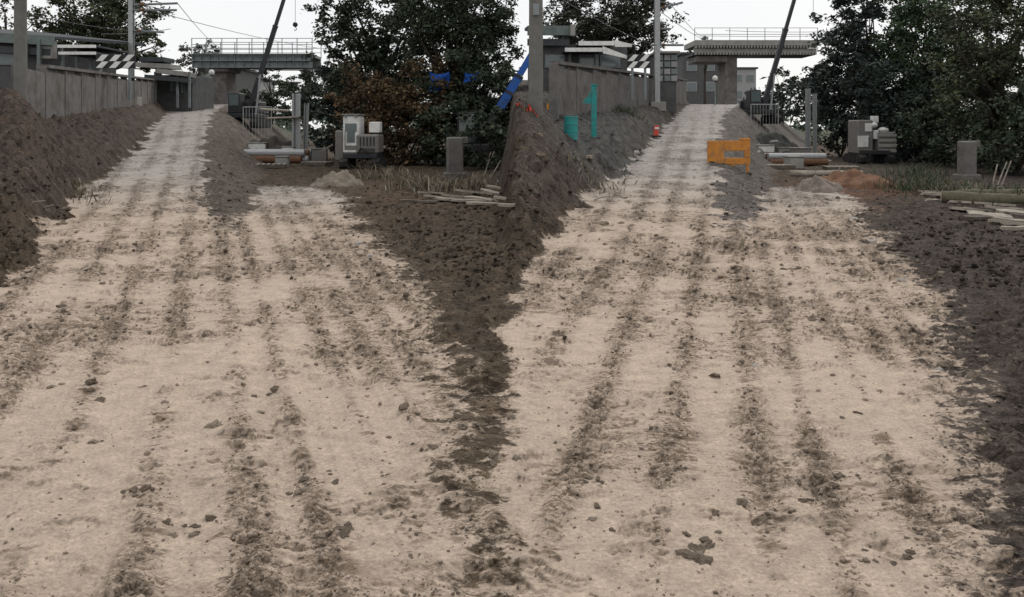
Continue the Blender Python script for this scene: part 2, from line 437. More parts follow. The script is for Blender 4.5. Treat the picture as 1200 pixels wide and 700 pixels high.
# lifted crust flakes: small ledges, with shade painted on edges facing the viewer
def ledge(nz, sx, sy, levels, w, ox):
    n_ = fbm(nz, X * sx + ox, D * sy + ox * .7, 4, .58)
    st = 0; ed = 0
    for l_ in levels:
        st = st + sstep(l_ - w, l_ + w, n_); ed = np.maximum(ed, np.exp(-((n_ - l_) / (w * 1.1)) ** 2))
    rising = np.gradient(n_, axis=0) > 0
    return st, ed * np.where(rising, 1.0, .35)
g1 = np.clip(fbm(N1, X * 1.9 + 7, D * 1.9, 3) * 2.6 + (patch - .42) * 2.2, 0, 1)
g2 = np.clip(fbm(N5, X * 3.2 + 2, D * 3.2, 3) * 2.6 + (patch - .5) * 2.0, 0, 1)
st1, ed1 = ledge(N2, 1.5, 2.9, (-.3, .0, .3), .035, 3.3)
st2, ed2 = ledge(N4, 4.2, 7.5, (-.25, .1, .4), .06, 9.1)
st3, ed3 = ledge(N3, .55, 1.15, (-.35, -.1, .15, .4), .03, 5.7)
midw = sstep(5.5, 9.5, D) * (1 - bankm)
near1 = 1 - sstep(16, 24, D)
h = fbm(N1, X * .35, D * .35, 2) * .014 + fbm(N5, S * 55, D * .35, 2) * .0035 * dry
h += rut
h += patch * (cl1 * .022 + cl2 * .007)
h += (st1 - 1.5) * .016 * g1 * near1 + (st2 - 1.5) * .010 * g2 * (1 - sstep(9, 14, D)) + (st3 - 2) * .012 * midw * np.clip(g1 + .3, 0, 1)
cleat_w = np.clip(fbm(N5, X * .4 - 3, D * .4, 2) * 2.2 - .1, 0, 1) * dry * (1 - sstep(18, 28, D))
ph = np.sin((D * 1.02 + X * .12 + fbm(N2, X * .8, D * .8, 2) * .1) * 2 * np.pi / .19)
h += cleat_w * np.maximum(0, ph - .25) * .014 * np.clip(.6 + fbm(N3, X * 3, D * 3, 2), 0, 1.3)
h += fbm(N5, X * 30, D * 30, 2) * .002
big = fbm(N3, X * 1.3, D * 1.3, 4, .6)
h += bankm * (np.abs(big) * .16 + cl1 * .07) * (1 - sstep(40, 60, D))
slope_m = (1 - dry) * (1 - bankm)
h += slope_m * (np.abs(big) * .035 + cl1 * .03)
Z = Z + h * np.clip((950 - D) / 900, 0, 1)
# colours: dry pale crust, damp dark earth, red-brown loam
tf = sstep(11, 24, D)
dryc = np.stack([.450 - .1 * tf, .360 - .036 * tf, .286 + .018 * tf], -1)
dryc = dryc * (1 - .09 * (1 - sstep(3.2, 6.5, D)))[..., None]      # the near sand is a little darker
dampA = np.array([.078, .057, .038]); bankc = np.array([.076, .058, .047]); red = np.array([.14, .072, .042])
rightd = np.array([.068, .053, .044])
wr = sstep(940, 1060, Uw)[..., None]
dampc = dampA * (1 - wr) + rightd * wr
bm_ = bankm[..., None] * sstep(10, 15, D)[..., None]
dampc = dampc * (1 - bm_) + bankc * bm_
gray = (np.exp(-((Uw - 690) / 90) ** 2) * sstep(15, 22, D))[..., None]
dampc = dampc * (1 - gray) + np.array([.088, .087, .084]) * gray
redm = np.exp(-((Uw - 1000) / 75) ** 2) * np.exp(-((D - 21) / 4.0) ** 2) * .9 + np.exp(-((Uw - 30) / 50) ** 2) * np.exp(-((D - 17) / 3) ** 2) * .08 + np.exp(-((Uw - 480) / 90) ** 2) * np.exp(-((D - 20) / 5) ** 2) * .2
redm = np.clip(redm * (1 + fbm(N1, X * 1.1, D * 1.1, 3)), 0, 1)[..., None]
dampc = dampc * (1 - redm) + red * redm
mot = fbm(N2, X * 4.2, D * 6.0, 5, .68)
# the graded flank of each ramp is paler than the yard beyond
flank = sstep(f_R(D) - 4, f_R(D) + 4, V) * (1 - sstep(f_B(D) - 14, f_B(D) + 6, V)) * sstep(9, 13, D) * (1 - bankm)
flc = np.array([.118, .099, .082]) * (1 - (Uw > 600))[..., None] + np.array([.138, .124, .113]) * (Uw > 600)[..., None]
flank = (flank * .85)[..., None]
dampc = dampc * (1 - flank) + flc * flank
fresh_shade = np.array([.125, .094, .066])                             # torn unbleached earth, also the shade painted on ledge edges
edge = np.clip(ed1 * g1 * near1 * .95 + ed2 * g2 * .7 * (1 - sstep(9, 14, D)) + ed3 * midw * np.clip(g1 + .35, 0, 1) * .9, 0, 1)
torn = np.clip((fbm(N5, X * 5.5 + 1, D * 8.5, 4, .62) + pn * .25) * 2.4 - .5 + .3 * strip, 0, 1) * np.clip(patch * 1.25 - .3, 0, 1) * .22
torn = np.maximum(torn, np.clip(cl2 * 2.2 - .15, 0, 1) * np.clip(patch - .15, 0, 1) * .45)
dkm = np.clip(np.maximum(edge, torn), 0, 1)[..., None]
dk = np.clip(fbm(N4, X * 1.7 - 6, D * 1.7, 4, .62) * 1.2 - .25, 0, 1)[..., None] * .18
far = sstep(70, 110, D)[..., None]
var9 = fbm(N3, X * 9, D * 9, 3, .6)[..., None]
strata = fbm(N1, X * 3.5 + 2, D * 6, 4, .65)[..., None]
colD = dryc * (1 - dkm) + np.minimum(fresh_shade, dryc * .62) * dkm
colD = (colD * (1 - dk) + np.array([.24, .195, .15]) * dk) * (1 + .14 * var9)
colW = dampc * (1 - dkm * .3) * (1 + .2 * var9) * (1 + .5 * strata)
colD = np.clip(colD * (1 - far) + np.array([.07, .075, .05]) * far, .01, .6)
colW = np.clip(colW * (1 - far) + np.array([.07, .075, .05]) * far, .01, .6)
dm_ = dry[..., None]
colr = colW * (1 - dm_) + colD * dm_
rough_a = np.clip(patch * .95, 0, 1) * (.75 + .25 * dry) * (1 - sstep(26, 45, D) * .6)
nr, nc = D.shape
idx = np.arange(nr * nc).reshape(nr, nc)
quads = np.stack([idx[:-1, :-1], idx[:-1, 1:], idx[1:, 1:], idx[1:, :-1]], -1).reshape(-1, 4)
verts = np.stack([X, D, Z], -1).reshape(-1, 3)
colr = colr.reshape(-1, 3)
# the same sheet goes on behind and beside the viewer
q = len(verts)
extra = np.array([(-900, -900, -.12), (900, -900, -.12), (900, 900, -.12), (-900, 900, -.12)])
verts = np.concatenate([verts, extra]); colr = np.concatenate([colr, np.tile([.2, .165, .13], (4, 1))])
quads = np.concatenate([quads, [[q, q + 1, q + 2, q + 3]]])
ground = np_mesh('ground', verts, quads, np.concatenate([colD.reshape(-1, 3), np.tile([.2, .165, .13], (4, 1))]), M_ground, smooth=True)
wa = ground.data.attributes.new('Damp', 'FLOAT_COLOR', 'POINT')
w4 = np.ones((len(verts), 4), np.float32); w4[:, :3] = np.concatenate([colW.reshape(-1, 3), np.tile([.2, .165, .13], (4, 1))]); wa.data.foreach_set('color', w4.ravel())
da = ground.data.attributes.new('Dry', 'FLOAT', 'POINT')
da.data.foreach_set('value', np.concatenate([dry.ravel(), np.ones(4)]).astype(np.float32))
ra = ground.data.attributes.new('Rgh', 'FLOAT', 'POINT')
ra.data.foreach_set('value', np.concatenate([np.clip(rough_a, 0, 1).ravel(), np.full(4, .4)]).astype(np.float32))
tag(ground, kind='structure')
Zg = Z
def surf(px, dd):
    """height of the built ground near (px, dd), bumps included"""
    i = int(np.clip(np.searchsorted(rows, dd), 0, nr - 1)); j = int(np.clip(np.searchsorted(cols, px), 0, nc - 1))
    return float(Zg[i, j])

# ------------------------------------------------------------------ retaining walls
def wall(copy, label):
    o = 600 * copy
    a = ground_at(WALL[0][1] + o, WALL[0][0]); b = ground_at(WALL[1][1] + o, WALL[1][0])
    za = P(0, 84 if copy == 0 else 80, WALL[0][0]).z; zb = P(0, 99 if copy == 0 else 96, WALL[1][0]).z
    t = thing('retaining_wall', (a.x, a.y, a.z), label, 'wall')
    n = 15
    dirv = Vector((b.x - a.x, b.y - a.y, 0)); ln = dirv.length; dirv.normalize(); nv = Vector((dirv.y, -dirv.x, 0))
    ang = math.atan2(dirv.y, dirv.x)
    step = ln / n
    for i in range(-1 if copy == 0 else 0, n):
        c = Vector((a.x, a.y, 0)) + dirv * (step * (i + .5))
        top = za + (zb - za) * (i + .5) / n + random.uniform(-.015, .015)
        zb_ = gz(c.x, c.y) - .8
        MB().box((c.x, c.y, (top + zb_) / 2), (step - .035, .18 + random.uniform(0, .012), top - zb_), Euler((0, 0, ang)), .012).build('panel', M_conc, t)
        if i % 1 == 0:
            e = c - dirv * step / 2 - nv * .02
            MB().box((e.x, e.y, (top + zb_) / 2 + .04), (.2, .27, top - zb_ + .08), Euler((0, 0, ang)), .015).build('post', M_conc, t)
    for i in range(0, n, 3):
        c0 = Vector((a.x, a.y, 0)) + dirv * (step * i); c1 = Vector((a.x, a.y, 0)) + dirv * (step * min(n, i + 3) - .02)
        z0 = za + (zb - za) * i / n + .1; z1 = za + (zb - za) * min(n, i + 3) / n + .1
        MB().beam((c0.x, c0.y, z0 + .06), (c1.x, c1.y, z1 + .06), .34, .1).build('coping', M_conc, t)
    return t
wall(0, 'grey concrete panel retaining wall ending below the steel girder bridge')
wall(1, 'grey concrete panel retaining wall behind the teal post and the teal drum')

# ------------------------------------------------------------------ concrete line poles
def line_pole(px, d, w, label):
    g = ground_at(px, d); r0 = pxm(w, d) / 2
    t = thing('line_pole', g, label, 'pole', 'tall concrete line poles')
    MB().tube([(g.x, g.y, g.z - .5), (g.x, g.y, g.z + 4), (g.x, g.y, g.z + 9.5)], [r0 * 1.12, r0, r0 * .8], 12).build('shaft', M_pole, t)
    MB().beam((g.x - 1.1, g.y, g.z + 9.1), (g.x + 1.1, g.y, g.z + 9.1), .1, .12).build('crossarm', M_steel, t)
    for s in (-1, 0, 1):
        MB().tube([(g.x + s, g.y, g.z + 9.16), (g.x + s, g.y, g.z + 9.4)], [.05, .035], 8).build('insulator', M_white, t)
    MB().box((g.x, g.y - r0 - .03, g.z + 2.6), (.16, .06, .3), None, .01).build('cable_box', M_steel, t)
    return t
line_pole(24, 20, 13, 'stout tapering concrete pole beside the canopied dark station building')
line_pole(628, 21, 16, 'stout tapering concrete pole beside the blue crane boom')

# ------------------------------------------------------------------ railway masts with bracket arms
def mast(px, d, w, arms, label, hh=9.0):
    g = ground_at(px, d); t = thing('catenary_mast', g, label, 'mast', 'railway masts behind the walls')
    ww = pxm(w, d)
    MB().box((g.x, g.y - ww / 2, g.z + hh / 2), (ww, .025, hh)).build('flange', M_galv, t)
    MB().box((g.x, g.y + ww / 2, g.z + hh / 2), (ww, .025, hh)).build('flange', M_galv, t)
    MB().box((g.x, g.y, g.z + hh / 2), (.03, ww - .03, hh)).build('web', M_galv, t)
    MB().box((g.x, g.y, g.z + .1), (.8, .8, .5), None, .03).build('footing', M_concl, t)
    for (py0, px1, py1) in arms:
        a = P(px, py0, d); b = P(px1, py1, d)
        ar = MB().tube([a, b], .06, 8).build('bracket_arm', M_steel, t)
        MB().tube([a + (b - a) * .18, a + (b - a) * .30], .085, 8).build('insulator', M_rust, ar)
        MB().tube([P(px, py0 - 9, d), a + (b - a) * .75], .018, 6).build('tie_rod', M_wire, ar)
    return t
mast(154, 42, 5, [(6, 208, 4), (12, 207, 12), (36, 192, 38)], 'slim steel railway mast rising through the tree behind the striped board')
mast(770, 42, 6, [(11, 800, 3), (34, 786, 34), (53, 801, 53)], 'slim steel railway mast beside the glazed kiosk')

# ------------------------------------------------------------------ buildings behind the walls
def station(copy):
    o = 600 * copy
    d = 36.0
    if copy == 0:
        t = thing('station_building', P(20, 110, d), 'dark station building with green grey fascia and shallow canopy', 'building')
        x0, x1 = -110, 46
        yt, yf, slope = 46, 40, 8
    else:
        t = thing('station_building', P(670, 110, d), 'dark low station building with pale gable end between pole and canopy', 'building')
        x0, x1 = 622, 735
        yt, yf, slope = 52, 44, 0
    a = P(x0, yt, d); b = P(x1, yt, d); base = 1.0
    MB().box(((a.x + b.x) / 2, d + 3.5, (a.z + base) / 2), (b.x - a.x, 7, a.z - base)).build('wall', M_wall, t)
    # fascia boards, stepped, falling to the corner
    e0 = P(x0, yf - 2, d - .5); e1 = P(x1 + 17, yf + 8, d - .5)
    if copy == 1: e0 = P(x0 - 4, 36, d - .5); e1 = P(x1 - 62, 36, d - .5)
    MB().beam(e0, e1, .12, .42).build('fascia', M_green, t)
    MB().beam(e0 + Vector((0, .14, -.5)), e1 + Vector((-.2, .14, -.5)), .1, .3).build('fascia', M_roof, t)
    r = MB()
    r.add([e0 + Vector((0, .05, .2)), e1 + Vector((0, .05, .2)), e1 + Vector((.3, 8, .75)), e0 + Vector((0, 8, 1.1)),
           e0 + Vector((0, .05, .08)), e1 + Vector((0, .05, .08)), e1 + Vector((.3, 8, .6)), e0 + Vector((0, 8, .95))],
          [(0, 1, 2, 3), (7, 6, 5, 4), (0, 4, 5, 1), (1, 5, 6, 2), (2, 6, 7, 3), (3, 7, 4, 0)])
    r.build('roof', M_roof, t)
    if copy == 0:
        c = P(57, 57, d - .2)
        MB().box((c.x, c.y, c.z), (.55, .4, .95), None, .02).build('pale_pier', M_concl, t)
        for px in (-60, -20, 10):
            p = P(px, 66, d - .04)
            w = MB().box((p.x, p.y, p.z), (.9, .06, .8), None, .01).build('window', M_steel, t)
            MB().box((p.x, p.y - .035, p.z), (.78, .012, .68)).build('pane', M_glass, w)
        for px in (46, 30):
            p0 = P(px, 46, d - .55); MB().box((p0.x, p0.y, p0.z - 1.3), (.14, .14, 2.6)).build('column', M_green, t)
    else:
        c = P(671, 36, d - .6); MB().box((c.x, c.y, c.z), (.22, .35, .5), None, .02).build('fascia_end', M_concl, t)
        for px in (650, 690, 715):
            p = P(px, 72, d - .04)
            w = MB().box((p.x, p.y, p.z), (.9, .06, .6), None, .01).build('window', M_steel, t)
            MB().box((p.x, p.y - .035, p.z), (.78, .012, .48)).build('pane', M_glass, w)
station(0); station(1)

def canopy(pts, d, label, cols_px):
    """flat platform canopy: white edge, dark soffit, posts"""
    a = P(pts[0][0], pts[0][1], d); b = P(pts[1][0], pts[1][1], d)
    t = thing('platform_canopy', (a.x, a.y, 1.5), label, 'canopy')
    MB().beam(a, b, .1, pxm(pts[2], d)).build('fascia', M_white, t)
    MB().beam(a + Vector((0, 1.6, .02)), b + Vector((0, 1.6, .02)), 3.0, .08).build('roof_deck', M_roof, t)
    if len(pts) > 3:
        c = P(pts[3][0], pts[3][1], d)
        MB().prism([(0, 0), (c.x - b.x, c.z - b.z), (c.x - b.x, c.z - b.z - .12), (0, -.3)], (0, .12, 0), (b.x + .02, b.y, b.z + .15), (1, 0, 0), (0, 0, 1)).build('fascia_slope', M_white, t)
    for px in cols_px:
        p = P(px, pts[0][1] + 2, d + 1.6)
        MB().tube([(p.x, p.y, 1.6), (p.x, p.y, p.z)], .07, 8).build('column', M_steel, t)
    return t
canopy([(68, 54.5), (112, 54.5), 3.6], 35, 'upper white edged platform canopy near the dark station building', (72, 90, 108))
canopy([(69, 62.5), (112, 62.5), 3.4], 34.5, 'lower white edged platform canopy near the dark station building', (74, 106))
canopy([(678, 51), (720, 51), 5, (740, 56)], 34.8, 'upper white platform canopy with sloping end behind the long wall', (684, 700, 716))
canopy([(662, 58.5), (706, 58.5), 4.6, (736, 70)], 34.3, 'lower white platform canopy with long sloping end above the wall', (668, 698))

def chevrons(px0, px1, d, n, label, lean):
    a = P(px0, 64, d); b = P(px1, 80, d); w = b.x - a.x; hh = a.z - b.z
    t = thing('striped_board', (a.x, a.y, b.z), label, 'board')
    MB().box(((a.x + b.x) / 2, d + .05, (a.z + b.z) / 2), (w, .06, hh), None, .01).build('board', M_black, t)
    sw = w / n
    for k in range(n):
        x = a.x + sw * k
        s = lean * hh * .5
        for (z0, z1, fl) in ((b.z + .01, (a.z + b.z) / 2 - .01, 1), ((a.z + b.z) / 2 + .01, a.z - .01, 1)):
            ww = sw * .52
            MB().prism([(max(0, .01), 0), (ww, 0), (min(ww - s, sw * .98), z1 - z0), (max(-s + .01, 0), z1 - z0)] if s < 0 else [(0, 0), (ww, 0), (ww, z1 - z0), (0, z1 - z0)],
                       (0, -.02, 0), (x, d + .018, z0), (1, 0, 0), (0, 0, 1)).build('stripe', M_white, t)
    for px in (px0 + 6, px1 - 6):
        p = P(px, 80, d + .12); MB().box((p.x, p.y, p.z - .4), (.1, .08, 1.9)).build('leg', M_steel, t)
chevrons(112, 158, 34, 3, 'wide black and white striped board above the wall below the tree', -.9)
chevrons(735, 762, 34, 2, 'narrow black and white striped board above the wall near the mast', -.9)

def shed():
    d = 50.0
    t = thing('platform_shed', P(195, 115, d), 'low grey shed with flat stepped roofs at the end of the wall', 'shed')
    a = P(168, 92, d); b = P(224, 92, d)
    MB().box(((a.x + b.x) / 2, d + 2, 3.1), (b.x - a.x, 3.6, 3.6)).build('wall', M_wall, t)
    for (x0, y0, x1, y1, m) in ((170, 71, 198, 71, M_roof), (166, 77, 206, 79, M_concl), (190, 84, 224, 88, M_concl), (176, 91, 224, 95, M_roof)):
        MB().beam(P(x0, y0, d - .5), P(x1, y1, d - .5), 1.6, .28).build('roof', m, t)
    for (px, py, w, hh, m) in ((172, 97, 14, 10, M_walll), (195, 74, 10, 6, M_white), (202, 100, 7, 14, M_glass), (214, 102, 5, 14, M_glass), (186, 84, 7, 8, M_walll)):
        p = P(px, py, d + .14)
        f = MB().box((p.x, p.y, p.z), (pxm(w, d), .14, pxm(hh, d)), None, .01).build('window' if m is M_glass else 'wall_panel', m, t)
        if m is M_glass:
            MB().box((p.x, p.y - .08, p.z), (.05, .03, pxm(hh, d))).build('glazing_bar', M_galv, f)
    for px in (182, 208, 222):
        p = P(px, 90, d - .9); MB().box((p.x, p.y, p.z - .8), (.12, .12, 2.2)).build('column', M_steel, t)
shed()
def kiosk():
    d = 44.0
    t = thing('glazed_kiosk', P(788, 98, d), 'small pale kiosk with rows of square greenish panes beside the mast', 'kiosk')
    a = P(770, 63, d); b = P(793, 96, d)
    MB().box(((a.x + b.x) / 2, d + 1.2, (a.z + 2.4) / 2), (b.x - a.x, 2.2, a.z - 2.4)).build('wall', M_wall, t)
    MB().box(((a.x + b.x) / 2, d + 1.1, a.z + .06), (b.x - a.x + .3, 2.7, .12), None, .02).build('roof', M_concl, t)
    for j, py in enumerate((67.5, 75.5, 84, 92)):
        for i, px in enumerate((774, 783, 791)):
            p = P(px - 1, py, d + .06)
            MB().box((p.x, p.y, p.z), (pxm(7.2, d), .06, pxm(6.6, d)), None, .008).build('pane', (M_walll if (i + j) % 2 else M_glass), t)
kiosk()

# ------------------------------------------------------------------ bridges
def bridge_steel():
    d = 62.0
    t = thing('girder_bridge', P(300, 80, d), 'grey steel plate girder footbridge with open railing over the dirt ramp', 'bridge')
    x0, x1 = P(225, 72, d).x, P(366, 72, d).x
    zt, zb = P(0, 63.5, d).z, P(0, 79.5, d).z
    MB().box(((x0 + x1) / 2, d + 1.4, zt - .1), (x1 - x0, 3.0, .2)).build('deck', M_steel, t)
    for (y, nm) in ((d, 'girder'), (d + 2.8, 'girder')):
        g = MB().box(((x0 + x1) / 2, y, (zt + zb) / 2), (x1 - x0, .05, zt - zb - .12)).build(nm, M_steel, t)
        for z in (zt - .02, (zt + zb) / 2, zb + .02):
            MB().box(((x0 + x1) / 2, y - (.14 if y < d + 1 else -.14), z), (x1 - x0, .26, .06)).build('flange', M_steel, g)
        for k in range(15):
            x = x0 + .1 + (x1 - x0 - .2) * k / 14
            MB().box((x, y - (.1 if y < d + 1 else -.1), (zt + zb) / 2), (.04, .16, zt - zb - .14)).build('stiffener', M_steel, g)
    for y in (d - .05, d + 2.85):
        for k in range(9):
            x = x0 + (x1 - x0) * k / 8
            MB().box((x, y, zt + .62), (.06, .05, 1.2)).build('railing_post', M_galv, t)
        for z in (.35, .72, 1.2):
            MB().beam((x0, y - .04, zt + z), (x1, y - .04, zt + z), .04, .05).build('rail', M_galv, t)
    for px in (264,):
        p = P(px, 80, d + 1.4)
        MB().box((p.x, p.y, (zb + 0) / 2), (.95 if px == 264 else .5, 2.2, zb), None, .06).build('pier', M_conc, t)
        MB().box((p.x, p.y, zb - .15), (1.5, 2.9, .3), None, .03).build('pier_cap', M_conc, t)
bridge_steel()
def bridge_concrete():
    d = 66.0
    t = thing('ribbed_bridge', P(890, 66, d), 'pale concrete bridge with a row of dark rib ends under its edge', 'bridge')
    x0, x1 = P(814, 60, d).x, P(958, 60, d).x
    zt, zb = P(0, 47, d).z, P(0, 65, d).z
    MB().box(((x0 + x1) / 2, d + 2, zt - .24), (x1 - x0, 4.2, .46), None, .03).build('deck', M_concl, t)
    MB().box(((x0 + x1) / 2, d + .35, zt - .85), (x1 - x0, .3, .36)).build('edge_beam', M_concl, t)
    n = 40
    for k in range(n):
        x = x0 + (x1 - x0) * (k + .5) / n
        MB().box((x, d + .1, zt - .56), (.13, .4, .17)).build('rib_end', M_concl, t)
        MB().box((x, d + .2, zt - 1.12), (.13, .4, .17)).build('rib_end', M_concl, t)
    MB().box(((x0 + x1) / 2, d + 2.1, zt - 1.12), (x1 - x0, 3, .16)).build('soffit', M_dsteel, t)
    for k in range(8):
        x = x0 + (x1 - x0) * k / 7
        MB().box((x, d - .02, zt + .5), (.05, .05, 1.0)).build('railing_post', M_galv, t)
    for z in (.45, .98):
        MB().beam((x0, d - .06, zt + z), (x1, d - .06, zt + z), .035, .045).build('rail', M_galv, t)
    for px, w in ((852, 1.0),):
        p = P(px, 80, d + 2)
        MB().box((p.x, p.y, (zb + .5) / 2), (w, 2.6, zb + .5), None, .05).build('pier', M_conc, t)
    MB().box((P(836, 0, d).x, d + 2, zb - .25), (2.6, 3, .5), None, .03).build('pier_cap', M_conc, t)
bridge_concrete()

def far_block(px0, px1, py0, d, label, floors, mt):
    a = P(px0, py0, d); b = P(px1, py0, d)
    t = thing('far_building', (a.x, d, 0), label, 'building')
    MB().box(((a.x + b.x) / 2, d + 6, a.z / 2), (b.x - a.x, 12, a.z)).build('wall', mt, t)
    MB().box(((a.x + b.x) / 2, d + 6, a.z + .15), (b.x - a.x + .6, 12.6, .3)).build('roof', M_roof, t)
    n = max(2, int((b.x - a.x) / 3))
    for f in range(floors):
        for k in range(n):
            x = a.x + (b.x - a.x) * (k + .5) / n; z = a.z - 1.6 - 2.8 * f
            w = MB().box((x, d - .03, z), (1.4, .1, 1.3)).build('window', M_walll, t)
            MB().box((x, d - .09, z), (1.2, .04, 1.1)).build('pane', M_glass, w)
far_block(232, 272, 80, 120, 'distant grey block seen below the steel girder bridge', 2, M_wall)
far_block(276, 298, 92, 140, 'distant pale low building seen below the steel girder bridge', 2, M_walll)
far_block(800, 842, 64, 110, 'distant dark grey building beside the ribbed concrete bridge', 2, M_wall)
far_block(858, 886, 81, 140, 'distant pale building framed below the ribbed concrete bridge', 2, M_walll)

def lamp(px, py, d, label):
    g = ground_at(px, d); p = P(px, py, d)
    t = thing('globe_lamp', g, label, 'lamp', 'globe lamps on posts')
    MB().tube([(g.x, g.y, g.z - .2), (g.x, g.y, p.z - .2)], [.06, .04], 8).build('post', M_steel, t)
    MB().ball((p.x, p.y, p.z), .2, 12, 8).build('globe', M_white, t, True)
    MB().tube([(p.x, p.y, p.z - .28), (p.x, p.y, p.z - .16)], [.05, .11], 8).build('collar', M_dsteel, t)
lamp(248, 85, 56, 'white globe lamp on a post under the steel girder bridge')
lamp(838, 92, 58, 'white globe lamp on a post under the ribbed concrete bridge')

# overhead wires, each one a thin sagging cable
def wire(p, q, sag, label, rad=.02):
    pts = []
    for k in range(13):
        s = k / 12; v = p.lerp(q, s); v.z -= sag * 4 * s * (1 - s); pts.append(v)
    single(MB().tube(pts, rad, 5), 'overhead_wire', M_wire, p, label, 'wire', 'overhead wires')
wire(P(154, 6, 42), P(420, 60, 110), .6, 'thin overhead wire from the slim mast towards the steel girder bridge')
wire(P(770, 11, 42), P(850, 55, 120), .5, 'thin overhead wire dropping from the mast by the kiosk')
wire(P(783, 2, 42), P(835, 50, 120), .5, 'second thin overhead wire beyond the kiosk mast')
wire(P(850, 36, 64), P(1010, 36, 64), .12, 'thin level wire just above the ribbed concrete bridge')
wire(P(820, 42, 65), P(1010, 41, 65), .1, 'lower thin wire skimming the ribbed bridge railing')
wire(P(-40, -6, 42), P(154, 36, 42), .3, 'thin overhead wire between the leftmost pole and the slim mast', .015)
wire(P(208, 4, 42), P(262, 58, 100), .4, 'thin overhead wire from the upper mast arm towards the bridge', .02)
wire(P(627, -20, 21), P(770, 53, 42), .2, 'thin overhead wire from the concrete pole down to the kiosk mast', .012)
wire(P(120, 40, 44), P(200, 34, 50), .1, 'thin pale wire crossing the tree above the striped board', .02)

# ------------------------------------------------------------------ trees
def leaves(centers, radii, per, size, dark, seed):
    r = np.random.default_rng(seed)
    n = len(centers) * per
    c = np.repeat(centers, per, 0)
    rad = np.repeat(radii, per)[:, None]
    off = r.normal(0, .48, (n, 3)) * rad * np.array([1.15, 1.15, .75])
    p = c + off
    a = r.normal(0, 1, (n, 3)); a[:, 2] *= .6; a /= np.linalg.norm(a, axis=1)[:, None]
    nrm = r.normal(0, 1, (n, 3)); nrm[:, 2] += .7
    b = np.cross(a, nrm); b /= np.linalg.norm(b, axis=1)[:, None]
    s = size * r.uniform(.6, 1.35, (n, 1))
    v = np.stack([p - a * s * .6, p + b * s * .32 + a * s * .05, p + a * s * .65 + np.array([0, 0, -.15]) * s, p - b * s * .32 + a * s * .05], 1).reshape(-1, 3)
    q = np.arange(n * 4).reshape(n, 4)
    clump_t = np.repeat(r.uniform(.65, 1.4, len(centers)), per)[:, None]
    leaf_t = r.uniform(.6, 1.3, (n, 1)) * np.where(r.uniform(0, 1, (n, 1)) < .08, 2.0, 1.0)
    hue = r.uniform(-1, 1, (n, 1)) * np.array([.10, .0, -.08]) + 1
    col = np.array(dark) * np.array([1.3, 1.42, 1.25]) * clump_t * leaf_t * hue
    return v, q, np.repeat(col, 4, 0)

TS = [0]
def tree(name, px, d, ells, label, dens=1.0, leaf=.17, dark=(.05, .056, .04), per=55, limbs=True, group=None, cat='tree', trunk_r=.2, hollow=.55):
    TS[0] += 1
    r = np.random.default_rng(100 + TS[0])
    g = ground_at(px, d)
    t = thing(name, g, label, cat, group)
    cs = []; rs = []; tips = []
    for e in ells:
        cu, cp, rw, rh = e[:4]
        dd = d + (e[4] if len(e) > 4 else 0)
        c = P(cu, cp, dd); rx = pxm(rw, dd); rz = pxm(rh, dd); ry = (rx + rz) * .5
        n = int(max(14, 10.5 * rx * rz * dens + 9 * dens * rx * ry))
        dirs = r.normal(0, 1, (n, 3)); dirs /= np.linalg.norm(dirs, axis=1)[:, None]
        rad = r.uniform(hollow, 1.0, n) ** .6
        rad *= 1 + .22 * np.sin(dirs[:, 0] * 5 + dirs[:, 2] * 7 + TS[0]) + r.normal(0, .06, n)
        pts = np.array(c) + dirs * rad[:, None] * np.array([rx, ry, rz])
        gzv = g.z + .15
        pts[:, 2] = np.maximum(pts[:, 2], gzv + r.uniform(0, .4, n))
        cs.append(pts); rs.append(r.uniform(.24, .52, n) * min(1.25, .55 + rx * .18))
        for k in r.choice(n, min(n, 5), replace=False): tips.append(Vector(pts[k]))
    cs = np.concatenate(cs); rs = np.concatenate(rs)
    v, q, col = leaves(cs, rs, per, leaf, dark, 500 + TS[0])
    org = np.array(g)
    cr_ = np_mesh('crown', v - org, q, col, M_leaf); cr_.parent = t
    top = Vector(cs[np.argmax(cs[:, 2])])
    m = MB()
    c0 = P(ells[0][0], ells[0][1], d)
    if limbs:
        hT = max(1.2, (c0.z - g.z) * .95)
        pts = []; rr = []
        for k in range(6):
            s = k / 5
            pts.append(Vector((g.x + (c0.x - g.x) * s ** 1.4 + math.sin(s * 5 + TS[0]) * .12 * s, g.y + math.sin(s * 4) * .12, g.z - .2 + hT * s)))
            rr.append(trunk_r * (1.25 if k == 0 else 1) * (1 - .7 * s))
        MB().tube(pts, rr, 9).build('trunk', M_bark, t, True)
        for tp in tips:
            i = min(5, max(1, int((tp.z - g.z) / hT * 3)))
            b0 = pts[i]; mid = b0.lerp(tp, .5) + Vector((random.uniform(-.2, .2), random.uniform(-.2, .2), .25))
            MB().tube([b0, mid, tp], [rr[i] * .55, rr[i] * .33, .02], 6).build('branch', M_bark, t, True)
    else:
        for k in range(5):
            a = random.uniform(0, 6.28); rx = pxm(ells[0][2], d) * .4
            MB().tube([(g.x, g.y, g.z - .1), (g.x + math.cos(a) * rx * .5, g.y + math.sin(a) * rx * .5, g.z + .6), (g.x + math.cos(a) * rx, g.y + math.sin(a) * rx, max(g.z + .8, c0.z))], [.05, .035, .012], 6).build('stem', M_bark, t)
    return t
DK = (.040, .046, .036); BL = (.037, .043, .043); OL = (.052, .055, .036); GR = (.042, .056, .034)
